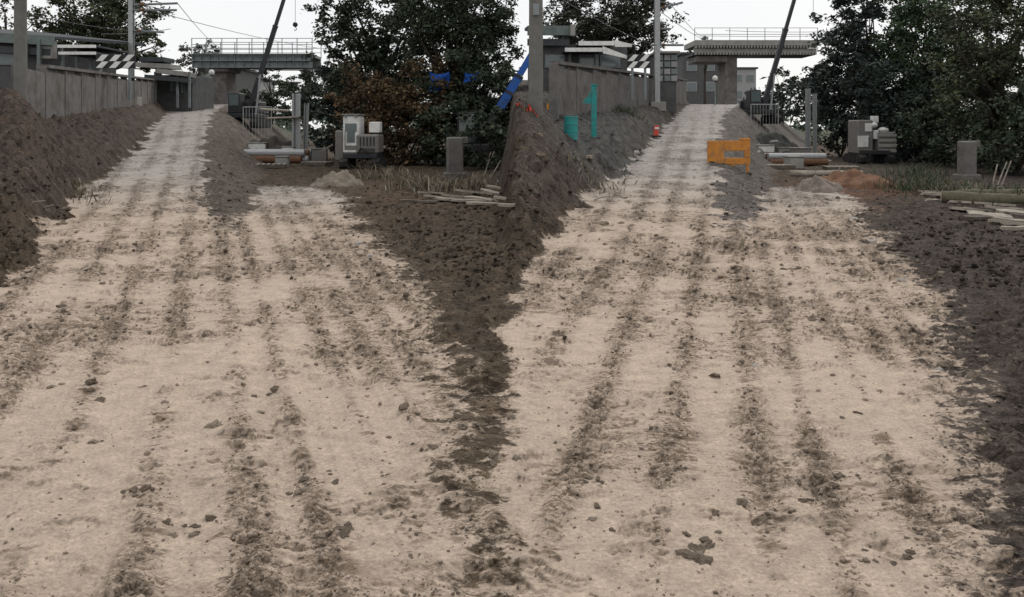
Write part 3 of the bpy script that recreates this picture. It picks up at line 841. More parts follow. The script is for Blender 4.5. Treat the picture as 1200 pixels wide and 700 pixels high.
# mass in the middle
tree('broadleaf_tree', 440, 40, [(455, 18, 70, 62), (410, 62, 40, 42), (440, 95, 60, 50), (398, 8, 30, 24), (480, 60, 50, 60)], 'tall dark broadleaf tree beside the steel girder bridge with ragged leafy edge', .66, .18, DK, trunk_r=.26)
tree('broadleaf_tree', 535, 36, [(540, -12, 64, 70), (528, 62, 58, 58), (568, 60, 38, 66), (500, 0, 50, 60), (545, 115, 52, 45), (578, 110, 28, 50), (574, 10, 32, 40)], 'dense near black broadleaf tree close to the blue crane boom', 1.15, .14, DK, per=72, trunk_r=.3)
tree('shrub', 395, 42, [(388, 128, 32, 44), (420, 136, 44, 42), (400, 100, 34, 34)], 'dark shrub beside the scrap heap under the tall tree', 1.2, .16, BL, limbs=False, cat='shrub')
tree('shrub', 470, 35, [(470, 150, 64, 54), (440, 130, 55, 46), (500, 120, 50, 50)], 'brown tinged bushy shrub behind the pale compact machine', 1.2, .16, (.072, .046, .03), limbs=False, cat='shrub')
tree('shrub', 540, 34, [(535, 155, 54, 54), (572, 125, 34, 60)], 'dark bushy shrub behind the square concrete pillar near the blue crane', 1.2, .16, DK, limbs=False, cat='shrub')
tree('shrub', 570, 30.5, [(566, 166, 34, 36), (590, 160, 16, 40)], 'narrow dark shrub at the foot of the blue crane', 1.1, .15, DK, limbs=False, cat='shrub')
# mass on the far side of the second yard
tree('broadleaf_tree', 1010, 42, [(1030, 40, 56, 40), (1000, 84, 42, 36), (985, 36, 28, 26), (1010, 4, 34, 18), (1060, 88, 50, 52)], 'tall dark tree with branches against the sky beside the ribbed bridge', .8, .18, BL, trunk_r=.25)
tree('broadleaf_tree', 1095, 38, [(1085, 70, 60, 60), (1075, 10, 36, 22), (1120, 20, 44, 58), (1110, 110, 50, 45)], 'dense dark tree between the sky gap and the tallest right hand tree', 1.1, .145, GR, per=70, trunk_r=.28)
tree('broadleaf_tree', 1180, 30, [(1165, 30, 70, 72), (1210, 60, 60, 90), (1160, 105, 60, 52), (1220, -30, 60, 60)], 'largest nearest dark tree at the picture edge above the logs', 1.1, .125, OL, per=72, trunk_r=.32)
tree('shrub', 985, 44, [(980, 125, 34, 48), (1010, 130, 40, 50), (985, 95, 34, 34)], 'dark shrub beside the upright steel pile in the second yard', 1.2, .16, BL, limbs=False, cat='shrub')
tree('shrub', 1060, 38, [(1050, 145, 56, 58), (1085, 150, 46, 56), (1040, 110, 50, 40)], 'wide dark shrub behind the pale boxed machine', 1.2, .16, BL, limbs=False, cat='shrub')
tree('shrub', 1130, 33, [(1125, 150, 56, 64)], 'dark shrub behind the square concrete pillar near the logs', 1.2, .16, DK, limbs=False, cat='shrub')
tree('shrub', 1190, 27, [(1185, 165, 44, 60), (1230, 150, 50, 70)], 'dark shrub at the picture edge behind the logs', 1.2, .15, DK, limbs=False, cat='shrub')
# behind the walls, with sky showing through
tree('station_tree', 120, 50, [(105, 8, 56, 42), (145, 26, 40, 38), (165, 60, 22, 26), (85, 44, 30, 24), (120, 48, 40, 20)], 'leafy olive tree with sky gaps behind the wide striped board', .95, .19, OL, per=50, trunk_r=.22)
tree('station_tree', 10, 54, [(5, 8, 24, 24), (52, 26, 16, 20)], 'thin leafy tree behind the leftmost concrete pole', .6, .18, OL, per=34, trunk_r=.15)
tree('station_tree', 715, 50, [(705, 8, 62, 44), (752, 20, 38, 42), (725, 44, 52, 24), (680, 38, 34, 22)], 'leafy tree with sky gaps behind the white platform canopies', .95, .19, (.05, .048, .042), per=50, trunk_r=.22)
tree('station_tree', 660, 54, [(655, 24, 26, 26)], 'thin grey leafy tree between the concrete pole and white canopies', .6, .19, (.05, .05, .048), per=34, trunk_r=.14)
# far and small ones; the grey leaf colours carry painted haze
tree('far_tree', 222, 95, [(228, 70, 22, 16), (244, 62, 14, 12)], 'hazy grey tree beyond the shed at the end of the wall', .5, .3, (.09, .09, .09), per=32, trunk_r=.2)
tree('far_tree', 318, 85, [(317, 88, 13, 11), (334, 100, 14, 12)], 'small dark tree seen below the end of the steel girder bridge', .6, .26, DK, per=32, trunk_r=.16)
tree('far_tree', 357, 80, [(352, 104, 20, 14), (362, 92, 9, 10)], 'small dark tree below the bridge end next to the tall tree', .6, .26, DK, per=32, trunk_r=.16)
tree('far_tree', 826, 90, [(828, 57, 17, 13)], 'hazy grey tree rising at the near end of the ribbed bridge', .5, .28, (.09, .09, .085), per=32, trunk_r=.18)
tree('far_tree', 917, 85, [(915, 92, 15, 12), (938, 102, 14, 12)], 'small dark tree seen below the ribbed concrete bridge', .6, .26, DK, per=32, trunk_r=.16)
tree('far_hedge', 310, 75, [(302, 128, 30, 22), (345, 122, 40, 30), (375, 110, 30, 40)], 'low dark hedge behind the scrap heap below the girder bridge', .5, .26, DK, per=36, limbs=False, cat='hedge')
tree('far_hedge', 905, 78, [(895, 120, 26, 16), (935, 120, 38, 26), (968, 108, 26, 40)], 'low dark hedge behind the second scrap heap below the ribbed bridge', .5, .26, BL, per=36, limbs=False, cat='hedge')

# far wood that closes the horizon beyond everything
r_ = np.random.default_rng(77)
cc = []
for k in range(1500):
    a = r_.uniform(-2.3, 2.3); dd = r_.uniform(170, 230)
    cc.append((a * dd, dd, r_.uniform(0, 1) ** .7 * (7 + 2.5 * math.sin(a * 9) + 1.5 * math.sin(a * 23))))
v, q, col = leaves(np.array(cc), np.full(len(cc), 3.2), 26, 1.3, (.075, .085, .075), 9)
far_wood = np_mesh('far_wood', v, q, col, M_leaf)
tag(far_wood, 'distant wood closing the horizon beyond the bridges', 'wood', kind='stuff')

# ------------------------------------------------------------------ machines
def rig(base_px, base_py, d, top_px, top_py, label, hook, mboom, wid, tall=1.0):
    """crawler rig: tracks, turret, cab, long box boom, cable and hook ball"""
    g = ground_at(base_px, d); a = P(base_px, base_py, d); b = P(top_px, top_py, d)
    k0 = (a.z - (g.z + 1.25)) / (b.z - a.z); low = a - (b - a) * k0; low.y -= .4
    b = a + (b - a) * tall
    g = Vector((low.x - .15, g.y, gz(low.x, d)))
    t = thing('crawler_rig', g, label, 'crane')
    for s in (-1, 1):
        x = g.x + s * .85
        tr = MB().prism([(-1.5, .15), (-1.2, 0), (1.2, 0), (1.5, .15), (1.55, .4), (1.25, .62), (-1.25, .62), (-1.55, .4)], (.42, 0, 0), (x - .21, g.y, g.z), (0, 1, 0), (0, 0, 1)).build('track', M_tyre, t)
        for k in range(5):
            y = g.y - 1.1 + k * .55
            MB().tube([(x - .23, y, g.z + .28), (x + .23, y, g.z + .28)], .19, 10).build('roller', M_dsteel, tr)
    MB().box((g.x, g.y, g.z + .8), (1.7, 2.4, .3), None, .04).build('chassis', M_dsteel, t)
    MB().box((g.x + .1, g.y + .5, g.z + 1.35), (1.5, 1.7, .8), None, .08).build('engine_housing', M_dsteel if mboom is M_dsteel else M_dsteel, t)
    cb = MB().box((g.x - .5, g.y - .6, g.z + 1.6), (.75, 1.0, 1.3), None, .06).build('cab', M_dsteel, t)
    MB().box((g.x - .5, g.y - 1.11, g.z + 1.8), (.6, .02, .7)).build('window', M_glass, cb)
    MB().box((g.x - .1, g.y + 1.5, g.z + 1.3), (1.4, .4, .6), None, .05).build('counterweight', M_dsteel, t)
    MB().beam(low, low + (b - low) * .26, wid * 1.1, wid * 1.3, Vector((0, 1, 0))).build('boom_foot', M_dsteel, t)
    bo = MB().beam(low + (b - low) * .262, low + (b - low) * .62, wid, wid * 1.2, Vector((0, 1, 0))).build('boom', mboom, t)
    for k in range(3):
        c_ = low + (b - low) * (.27 + .17 * k); MB().beam(c_, c_ + (b - low).normalized() * .12, wid * 1.12, wid * 1.32, Vector((0, 1, 0))).build('collar', M_dsteel, bo)
    MB().beam(low + (b - low) * .58, b, wid * .74, wid * .9, Vector((0, 1, 0))).build('boom_extension', mboom if mboom is M_dsteel else M_dsteel if False else mboom, t)
    MB().tube([low + Vector((.5, .0, -.2)), low + (b - low) * .3 + Vector((0, -.18, -.2))], .07, 8).build('ram', M_galv, t)
    MB().tube([b + Vector((-.15, 0, .05)), b + Vector((.15, 0, .05))], .16, 12).build('sheave', M_dsteel, t)
    if hook:
        h = P(hook[0], hook[1], d)
        MB().tube([(h.x, h.y, h.z + .2), (h.x, h.y, max(b.z, h.z + 4))], .015, 5).build('cable', M_wire, t)
        hb = MB().ball((h.x, h.y, h.z), .16 * d / 50, 12, 8).build('hook_ball', M_dsteel, t, True)
        MB().tube([(h.x, h.y, h.z - .14), (h.x + .09, h.y, h.z - .3), (h.x, h.y, h.z - .4), (h.x - .08, h.y, h.z - .32)], .025, 6).build('hook', M_dsteel, hb)
    return t
rig(300, 110, 52, 333, 0, 'dark crawler rig with slanting boom in front of the steel girder bridge', (346, 29), M_dsteel, .25, 1.3)
rig(897, 110, 54, 928, 8, 'dark crawler rig with slanting boom in front of the ribbed bridge', (953, 17), M_dsteel, .27, 1.3)
rig(582, 134, 33.5, 622, 66, 'crawler crane with bright blue slanting boom before the dense tree', None, M_blue, .36, 1.25)

def tarp(px0, py0, px1, py1, d, label):
    n = 14
    vs = []; fs = []
    for layer in (0, 1):
        for j in range(n):
            for i in range(n):
                s, u = i / (n - 1), j / (n - 1)
                sag = .12 * math.sin(s * math.pi) * (1 - u)
                p = P(px0 + (px1 - px0) * (s + .05 * math.sin(u * 5)), py0 + (py1 - py0) * u, d)
                p.z -= sag; p.y += .12 * math.sin(s * 9 + u * 2) + .05 * math.sin(u * 11 + s * 4) + layer * .012
                if s > .6 and u > .85: p.z += .15
                vs.append(p)
    for L_ in (0, 1):
        for j in range(n - 1):
            for i in range(n - 1):
                o = L_ * n * n + j * n + i
                f = (o, o + 1, o + n + 1, o + n); fs.append(f if L_ == 0 else f[::-1])
    o_ = single(MB().add(vs, fs), 'tarpaulin', M_bluet, P(px0, py1, d), label, 'tarpaulin', 'blue tarpaulins hung in the trees', True)
    return o_
tarp(503, 84, 526, 108, 34.2, 'larger crumpled blue tarpaulin hung in the dark tree')
tarp(544, 84, 561, 97, 34.0, 'smaller crumpled blue tarpaulin hung nearer the blue boom')

def compact_machine(px, py, d, label, variant):
    """tracked compact machine seen end on: pale cab with windows, slatted engine cover"""
    g = ground_at(px, d); t = thing('compact_machine', g, label, 'machine')
    x, y, z = g
    k = 1.0
    for s in (-1, 1):
        tr = MB().prism([(-.9, .12), (-.7, 0), (.7, 0), (.9, .12), (.92, .3), (.72, .44), (-.72, .44), (-.92, .3)], (.3, 0, 0), (x + s * .62 - .15, y, z), (0, 1, 0), (0, 0, 1)).build('track', M_tyre, t)
        for q_ in range(4):
            MB().tube([(x + s * .62 - .165, y - .6 + q_ * .4, z + .2), (x + s * .62 + .165, y - .6 + q_ * .4, z + .2)], .14, 10).build('roller', M_dsteel, tr)
    MB().box((x, y, z + .52), (1.3, 1.5, .2), None, .03).build('chassis', M_dsteel, t)
    if variant == 0:
        eb = MB().box((x + .28, y - .1, z + .98), (.85, 1.3, .75), None, .06).build('engine_cover', M_mach, t)
        for i in range(5):
            MB().box((x + .02 + i * .13, y - .77, z + 1.08), (.05, .03, .34), None, .006).build('grille_slat', M_dsteel, eb)
        for i in range(3):
            MB().box((x + .28, y - .765, z + .68 + i * .06), (.6, .02, .03)).build('grille_slat', M_dsteel, eb)
        c = MB().box((x - .36, y - .1, z + 1.35), (.62, 1.1, 1.45), None, .05).build('cab', M_white, t)
        MB().box((x - .36, y - .665, z + 1.25), (.3, .02, .42)).build('window', M_glass, c)
        MB().box((x - .36, y - .66, z + .84), (.5, .02, .16)).build('lower_panel', M_mach, c)
        MB().box((x - .36, y - .1, z + 2.1), (.7, 1.2, .07), None, .02).build('roof', M_mach, c)
        bx = MB().box((x + .5, y - .15, z + 1.62), (.42, .6, .42), None, .03).build('tool_box', M_white, t)
        MB().tube([(x + .22, y, z + 1.3), (x + .22, y, z + 1.95)], .05, 8).build('exhaust', M_rust, t)
        MB().box((x - .95, y + .3, z + .9), (.36, .5, 1.2), None, .05).build('side_panel', M_mach, t)
        MB().box((x - .36, y - .668, z + 1.62), (.44, .02, .3)).build('window', M_glass, c)
        MB().tube([(x - .58, y - .7, z + .9), (x - .58, y - .7, z + 1.5)], .014, 6).build('handle', M_dsteel, c)
        MB().tube([(x - .1, y - .72, z + .6), (x + .05, y - .85, z + .85), (x + .35, y - .8, z + .62)], .022, 6).build('hose', M_tyre, t)
        for dx in (-.55, -.17): MB().tube([(x + dx, y - .72, z + 2.04), (x + dx, y - .64, z + 2.04)], .05, 10).build('work_lamp', M_glass, c)
        MB().prism([(0, 0), (.5, .28), (.5, .2), (0, -.08)], (0, .1, 0), (x - 1.75, y + .2, z + .7), (1, 0, 0), (0, 0, 1)).build('blade_arm', M_mach, t)
    else:
        c = MB().box((x - .38, y, z + 1.2), (.68, 1.1, 1.5), None, .05).build('cab', M_mach, t)
        for (dx, dz, w, hh) in ((.12, .42, .3, .36), (-.1, -.2, .5, .5)):
            MB().box((x - .38 + dx, y - .56, z + 1.2 + dz), (w, .03, hh), None, .008).build('pale_panel', M_white, c)
        MB().box((x - .24, y - .565, z + .98), (.06, .05, .45)).build('window', M_glass, c)
        eb = MB().box((x + .56, y, z + .95), (.8, 1.2, .95), None, .05).build('engine_cover', M_mach, t)
        for i in range(4):
            MB().box((x + .56, y - .62, z + .58 + i * .23), (.78, .05, .13), None, .012).build('cover_band', M_concl, eb)
        MB().ball((x + .6, y - .1, z + 1.5), .22, 12, 6, (1.1, 1, .6)).build('air_filter', M_white, t, True)
        MB().box((x + .12, y - .3, z + 1.3), (.24, .4, .4), None, .02).build('tool_box', M_white, t)
        MB().ball((x - .02, y - .4, z + 1.72), .2, 12, 6, (1.2, 1, .7)).build('work_lamp', M_white, t, True)
        MB().box((x + .3, y + .1, z + 1.98), (.26, .3, .3), None, .02).build('beacon_box', M_white, t)
    return t
compact_machine(426, 200, 31.5, 'pale compact tracked machine with slatted engine cover beside the brown shrub', 0)
compact_machine(1018, 188, 36, 'grey compact tracked machine with white boxes before the wide dark shrub', 1)

# ------------------------------------------------------------------ concrete pillars
def pillar(px, d, hpx, wpx, label):
    g = ground_at(px, d); w = pxm(wpx, d); hh = pxm(hpx, d)
    t = thing('concrete_pillar', g, label, 'pillar', 'square concrete pillars')
    MB().box((g.x, g.y, g.z + hh / 2 - .1), (w, w * .8, hh + .2), Euler((R(1.5), R(-1), R(14))), .03).build('shaft', M_conc, t)
    MB().box((g.x + w * .62, g.y + .02, g.z + hh * .93), (w * .42, w * .5, hh * .16), Euler((0, 0, R(14))), .02).build('bracket', M_conc, t)
    MB().box((g.x, g.y, g.z + .04), (w * 1.4, w * 1.2, .3), Euler((0, 0, R(10))), .03).build('footing', M_conc, t)
pillar(533, 25.5, 48, 18, 'short square concrete pillar in shade below the blue tarpaulins')
pillar(1133, 24.5, 46, 17, 'short square concrete pillar in shade behind the mossy logs')

# ------------------------------------------------------------------ timber and log heaps (each piece a thing of its own)
def plank(px, py, d, ln, w, th, yaw, pitch, mt, name, label, group, lift=0.0):
    g = ground_at(px, d); z = surf(px, d) + th / 2 + lift
    m = MB(); n = 5
    rr = random.Random(px * 31 + py)
    vs = []
    for k in range(n):
        s = k / (n - 1) - .5
        wv = w * (1 + rr.uniform(-.12, .12)) * (.6 if k in (0, n - 1) and rr.random() < .5 else 1); b = rr.uniform(-.01, .01)
        vs += [(s * ln, -wv / 2, -th / 2 + b), (s * ln + rr.uniform(-.04, .04), wv / 2, -th / 2 + b), (s * ln + rr.uniform(-.04, .04), wv / 2, th / 2 + b), (s * ln, -wv / 2, th / 2 + b)]
    fs = [(0, 1, 2, 3), tuple(range(4 * n - 4, 4 * n))[::-1]]
    for k in range(n - 1):
        for i in range(4):
            j = (i + 1) % 4; fs.append((k * 4 + i, k * 4 + 4 + i, k * 4 + 4 + j, k * 4 + j))
    mtx = Matrix.Translation((g.x, g.y, z)) @ Euler((R(rr.uniform(-12, 12)), R(pitch), R(yaw))).to_matrix().to_4x4()
    m.add([mtx @ Vector(v) for v in vs], fs)
    return single(m, name, mt, (g.x, g.y, z - th / 2), label, 'plank', group)
def log(px, d, ln, r0, yaw, pitch, mt, label, group, lift=0.0):
    g = ground_at(px, d); z = surf(px, d) + r0 * .8 + lift
    rr = random.Random(px)
    dv = Vector((math.cos(R(yaw)) * math.cos(R(pitch)), math.sin(R(yaw)) * math.cos(R(pitch)), math.sin(R(pitch))))
    c = Vector((g.x, g.y, z)); pts = []; rad = []
    for k in range(7):
        s = k / 6 - .5
        pts.append(c + dv * ln * s + Vector((0, rr.uniform(-.03, .03), rr.uniform(-.02, .02)))); rad.append(r0 * (1 - .25 * (s + .5)) * rr.uniform(.94, 1.06))
    t = thing('log', c - Vector((0, 0, r0)), label, 'log', group)
    MB().tube(pts, rad, 12).build('stem', mt, t, True)
    e = pts[0] - dv * .004; MB().tube([e, e + dv * .02], [rad[0] * .86, rad[0] * .86], 12).build('sawn_end', M_wood, t)
    for k in (2, 4):
        a = pts[k]; MB().tube([a, a + Vector((.05, -.1, rad[k] + .12))], [.035, .02], 6).build('branch_stub', mt, t)
    return t
lab = 'broken weathered plank on the debris heap below the square pillar under the tarpaulins'
for (px, py, d, ln, w, yaw, pi_, m_) in ((520, 236, 17.6, .9, .16, -14, 3, M_wood), (538, 233, 18, .8, .2, 8, 6, M_wood), (548, 240, 16.8, .7, .22, -10, 2, M_wood), (563, 235, 17.8, .75, .14, -20, 5, M_wood), (575, 238, 17.2, .8, .16, -22, 4, M_wood), (588, 232, 18.3, .7, .14, -12, 8, M_wood), (512, 225, 20, .9, .12, 4, 2, M_wood), (594, 262, 13.8, .5, .1, -30, 6, M_wood), (585, 272, 12.8, .45, .07, -20, 2, M_woodd), (598, 281, 12, .35, .12, 15, 3, M_wood), (490, 240, 16.8, .8, .1, -5, 1, M_woodd), (470, 246, 16, .6, .08, 5, 1, M_woodd), (530, 240, 17.0, .8, .2, -26, 5, M_wood), (556, 229, 18.8, .9, .18, -6, 6, M_wood), (568, 243, 16.4, .7, .2, 6, 3, M_wood), (580, 228, 19, .8, .14, -32, 8, M_wood), (505, 231, 18.6, .6, .1, 18, 4, M_wood)):
    plank(px, py, d, ln, w, .045, yaw, pi_, m_, 'broken_plank', lab, 'broken planks on the debris heap under the tarpaulins', .02)
lab = 'broken pale plank in the debris beside the mossy logs'
for (px, py, d, ln, w, yaw, pi_, m_) in ((1118, 232, 18.2, 1.3, .16, -18, 2, M_wood), (1112, 236, 17.4, .6, .26, 0, 4, M_wood), (1140, 250, 15.4, .8, .3, -8, 4, M_wood), (1188, 262, 13.6, .6, .18, -14, 6, M_wood), (1172, 266, 13.2, .45, .1, 10, 5, M_wood), (1195, 268, 12.9, .5, .14, -6, 3, M_wood), (1150, 242, 16.4, 1.2, .14, -16, 2, M_wood), (1192, 280, 12.1, .5, .06, 0, 1, M_wood), (1120, 246, 15.7, .5, .12, 12, 2, M_woodd), (1130, 238, 17.2, .9, .2, -22, 5, M_wood), (1105, 229, 18.8, 1.0, .18, -12, 3, M_wood), (1160, 256, 14.4, .7, .22, -18, 5, M_wood), (1182, 250, 15.2, .9, .16, -8, 6, M_wood), (1145, 262, 13.8, .5, .1, 8, 2, M_woodd), (1196, 256, 14.6, .8, .2, -20, 6, M_wood), (1098, 240, 17.0, .6, .1, 20, 4, M_wood), (1176, 242, 16.6, 1.1, .15, -28, 7, M_wood)):
    plank(px, py, d, ln, w, .05, yaw, pi_, m_, 'broken_plank', lab, 'broken planks beside the mossy logs', .02)
log(1168, 16.4, 2.0, .13, -24, 0, M_log, 'thicker mossy log with a sawn end lying among the planks', 'mossy logs', .06)
log(1185, 17.6, 2.2, .11, -12, 2, M_log, 'longer mossy log lying behind the thicker sawn log', 'mossy logs', .03)
log(968, 26, 2.4, .1, 4, 0, M_wood, 'pale straight log lying before the upright steel pile', 'mossy logs', .03)
for i, (px, d, h_, ln_) in enumerate(((578, 24, 188, 26), (568, 23, 217, 16), (1172, 21, 190, 22), (1178, 22, 205, 20), (1164, 20, 215, 14), (590, 23.5, 205, 30))):
    a = ground_at(px - ln_ * .35, d); b = P(px + ln_ * .35, h_, d)
    if b.z < a.z + .4: b.z = a.z + .7
    single(MB().tube([(a.x, a.y, a.z - .15), b], [.022, .016], 6), 'leaning_stake', M_wood, a, 'thin pale stake leaning in the shade ' + ('below the blue boom' if px < 700 else 'behind the mossy logs'), 'stake', 'leaning stakes ' + ('below the blue boom' if px < 700 else 'behind the mossy logs'))

# ------------------------------------------------------------------ scrap in the two yards
def panel_thing(name, px, py, d, w, hh, th, rot, mt, label, cat, group=None):
    p = P(px, py, d)
    gg = ground_at(px, d)
    return single(MB().box(p, (w, th, hh), Euler(tuple(R(a) for a in rot)), min(.015, th * .3)), name, mt, (p.x, p.y, min(p.z, gg.z)), label, cat, group)
def pipe_stack(px, d, n, ln, r0, label):
    g = ground_at(px, d); t = None
    k = 0
    for row_ in range(2):
        for i in range(n - row_):
            x = g.x; y = g.y + (i - n / 2 + row_ * .5) * r0 * 2.05; z = g.z + r0 + row_ * r0 * 1.75 + .05
            m = MB()
            pts = [(x - ln / 2, y, z), (x + ln / 2 + random.uniform(-.2, .2), y, z)]
            single(m.tube(pts, r0, 12), 'steel_pipe', M_galv if (i + row_) % 2 else M_rust, (x, y, z - r0), label, 'pipe', label)
pipe_stack(325, 36, 4, 2.6, .16, 'steel pipe in the low stack at the foot of the girder bridge ramp')
pipe_stack(930, 34, 4, 2.4, .13, 'steel pipe in the low stack at the foot of the ribbed bridge ramp')
def sheet_pile(px, d, hpx, wpx, label, lean=0):
    g = ground_at(px, d); hh = pxm(hpx, d); w = pxm(wpx, d)
    poly = [(-w / 2, 0), (-w * .3, 0), (-w * .18, w * .4), (w * .18, w * .4), (w * .3, 0), (w / 2, 0), (w / 2, w * .1), (w * .36, w * .1), (w * .24, w * .5), (-w * .24, w * .5), (-w * .36, w * .1), (-w / 2, w * .1)]
    return single(MB().prism(poly, (lean, .02, hh + .3), (g.x, g.y, g.z - .3), (1, 0, 0), (0, 1, 0)), 'sheet_pile', M_galv, g, label, 'pile', 'upright steel sheet piles')
sheet_pile(347, 40, 78, 10, 'tall pale steel pile standing beside the first scrap heap')
sheet_pile(357, 41, 66, 6, 'narrow steel pile standing next to the tall pale pile', .1)
sheet_pile(947, 42, 82, 6, 'pale steel pile standing at the edge of the second yard')
sheet_pile(955, 42, 76, 5, 'narrow rusty steel pile beside the pale pile in the second yard')
def fence_panel(px0, px1, py, d, label):
    a = P(px0, py, d); b = P(px1, py, d); g = ground_at((px0 + px1) / 2, d)
    t = thing('site_fence', g, label, 'fence')
    for x in (a.x, b.x): MB().tube([(x, d, g.z), (x, d, a.z)], .03, 6).build('post', M_galv, t)
    for z in (a.z - .03, g.z + .2): MB().tube([(a.x, d, z), (b.x, d, z)], .025, 6).build('rail', M_galv, t)
    n = 9
    for k in range(1, n): MB().tube([(a.x + (b.x - a.x) * k / n, d - .03, g.z + .2), (a.x + (b.x - a.x) * k / n, d - .03, a.z)], .012, 5).build('bar', M_galv, t)
fence_panel(285, 318, 125, 46, 'wire site fence panel on the slope under the girder bridge')
fence_panel(880, 912, 122, 48, 'wire site fence panel on the slope under the ribbed bridge')
def pallet(px, d, label, lift=0.0, yaw=0):
    g = ground_at(px, d); t = thing('timber_pallet', (g.x, g.y, g.z + lift), label, 'pallet')
    for k in range(6): MB().box((g.x - .5 + k * .2, g.y, g.z + lift + .14), (.12, .8, .025)).build('deck_board', M_wood, t)
    for s in (-1, 0, 1): MB().box((g.x, g.y + s * .35, g.z + lift + .065), (1.15, .09, .12)).build('bearer', M_woodd, t)
    t.rotation_euler.z = R(yaw)
pallet(318, 32, 'weathered timber pallet lying in front of the pipe stack in the first yard', .02, 12)
pallet(372, 34, 'weathered timber pallet lying beside the shrub in the first yard', .02, -14)
pallet(910, 31, 'weathered timber pallet lying near the pipes in the second yard', .02, 10)
pallet(985, 30, 'weathered timber pallet lying behind the red brown earth mound', .02, -8)
def crate(px, d, w, hh, mt, label, lift=0.0):
    g = ground_at(px, d); t = thing('site_crate', (g.x, g.y, g.z + lift), label, 'crate')
    MB().box((g.x, g.y, g.z + lift + hh / 2), (w, .6, hh), Euler((0, 0, R(8))), .02).build('body', mt, t)
    MB().box((g.x, g.y, g.z + lift + hh + .02), (w * 1.08, .66, .05), Euler((0, 0, R(8))), .012).build('lid', M_mach, t)
crate(302, 40, .8, .5, M_white, 'white crate on the ground by the fence under the girder bridge')
crate(338, 37.5, .55, .65, M_white, 'upright white crate near the tall pale pile', .05)
crate(331, 33, .5, .4, M_concl, 'small grey crate in front of the pipe stack in the first yard')
crate(372, 38, .9, .6, M_mach, 'grey crate beside the dark shrub by the piles')
crate(895, 38, .8, .3, M_white, 'low white crate at the foot of the second ramp')
crate(918, 42, .7, .5, M_concl, 'grey crate among the scrap below the ribbed bridge')
crate(938, 37, .7, .6, M_mach, 'pale grey crate next to the second pipe stack', .05)
crate(930, 31.5, .55, .45, M_concl, 'concrete coloured crate before the second pipe stack')
panel_thing('loose_board', 322, 129, 41, 1.5, .08, .3, (8, 3, 5), M_wood, 'pale board lying high on the first scrap heap', 'board')
panel_thing('loose_board', 332, 138, 40, 1.7, .07, .3, (5, -2, -5), M_wood, 'lower pale board lying on the first scrap heap', 'board')
panel_thing('loose_board', 385, 132, 42, 1.0, .1, .3, (5, -2, -5), M_galv, 'grey metal strip lying before the dark shrub by the piles', 'board')
rb = random.Random(12)
rub = [MB().box((0, 0, 0), (1, .8, .6), None, .12, .8).build('rubble_block', M_rubble) for _ in range(1)][0]
rub_me = rub.data; bpy.data.objects.remove(rub)
for k in range(34):
    first = k < 17
    px = rb.uniform(298, 372) if first else rb.uniform(888, 975)
    d = rb.uniform(34, 42)
    o = bpy.data.objects.new('rubble_block', rub_me); COL.objects.link(o)
    sc_ = rb.uniform(.14, .42)
    pz = gz((px - 600) / F * d, d) + sc_ * .2 + (max(0, 1 - abs(px - (325 if first else 915)) / 32) * .9 * max(0, 1 - abs(d - 41.5) / 1.6))
    o.location = ((px - 600) / F * d, d, pz); o.scale = (sc_ * rb.uniform(.8, 1.8), sc_, sc_ * rb.uniform(.6, 1.1))
    o.rotation_euler = (rb.uniform(-.5, .5), rb.uniform(-.5, .5), rb.uniform(0, 3))
    tag(o, 'pale rubble block in the scrap below the ' + ('girder' if first else 'ribbed concrete') + ' bridge', 'rubble', 'rubble below the ' + ('girder bridge' if first else 'ribbed bridge'))
# earth heaps under the scrap
def heap(px, d, wpx, hpx, seed, col, name, label, cat, depth=1.6):
    g = ground_at(px, d); rx = pxm(wpx / 2, d); hz = pxm(hpx, d); n = 46
    xs = np.linspace(-1.15, 1.15, n); ys = np.linspace(-1.15, 1.15, n)
    XX, YY = np.meshgrid(xs, ys, indexing='ij'); rr = np.sqrt(XX ** 2 + YY ** 2)
    wx = g.x + XX * rx; wy = g.y + YY * depth
    hh = hz * (1 - sstep(0, 1.1, rr + .22 * fbm(N1, XX * 1.8 + seed, YY * 1.8, 3)))
    base = zbase(wx / wy * F + 600, wy)
    zz = base + hh + np.abs(fbm(N3, wx * 2.5, wy * 2.5, 4, .6)) * .12 * np.clip(hh / hz * 3, 0, 1) - .22 * sstep(.85, 1.1, rr)
    idx = np.arange(n * n).reshape(n, n)
    qd = np.stack([idx[:-1, :-1], idx[1:, :-1], idx[1:, 1:], idx[:-1, 1:]], -1).reshape(-1, 4)
    cl = np.array(col) * (1 + .35 * fbm(N2, wx * 4, wy * 4, 3).reshape(-1, 1))
    o = np_mesh(name, np.stack([wx - g.x, wy - g.y, zz - g.z], -1).reshape(-1, 3), qd, np.clip(cl, .01, .6), M_heap, True)
    o.location = g
    return tag(o, label, cat)
heap(325, 41, 70, 26, 1, (.07, .062, .055), 'earth_heap', 'dark earth heap strewn with scrap below the girder bridge', 'earth heap')
heap(915, 43, 70, 24, 2, (.07, .07, .066), 'earth_heap', 'dark earth heap strewn with scrap below the ribbed bridge', 'earth heap')
heap(1000, 22, 110, 17, 3, (.16, .088, .055), 'earth_heap', 'low red brown earth mound in front of the grey compact machine', 'earth heap', 1.1)
heap(960, 20.5, 60, 14, 4, (.2, .165, .14), 'earth_heap', 'small pale earth mound beside the red brown mound', 'earth heap', .8)
heap(395, 22, 70, 14, 5, (.2, .17, .135), 'earth_heap', 'small pale earth mound in front of the pale compact machine', 'earth heap', .8)

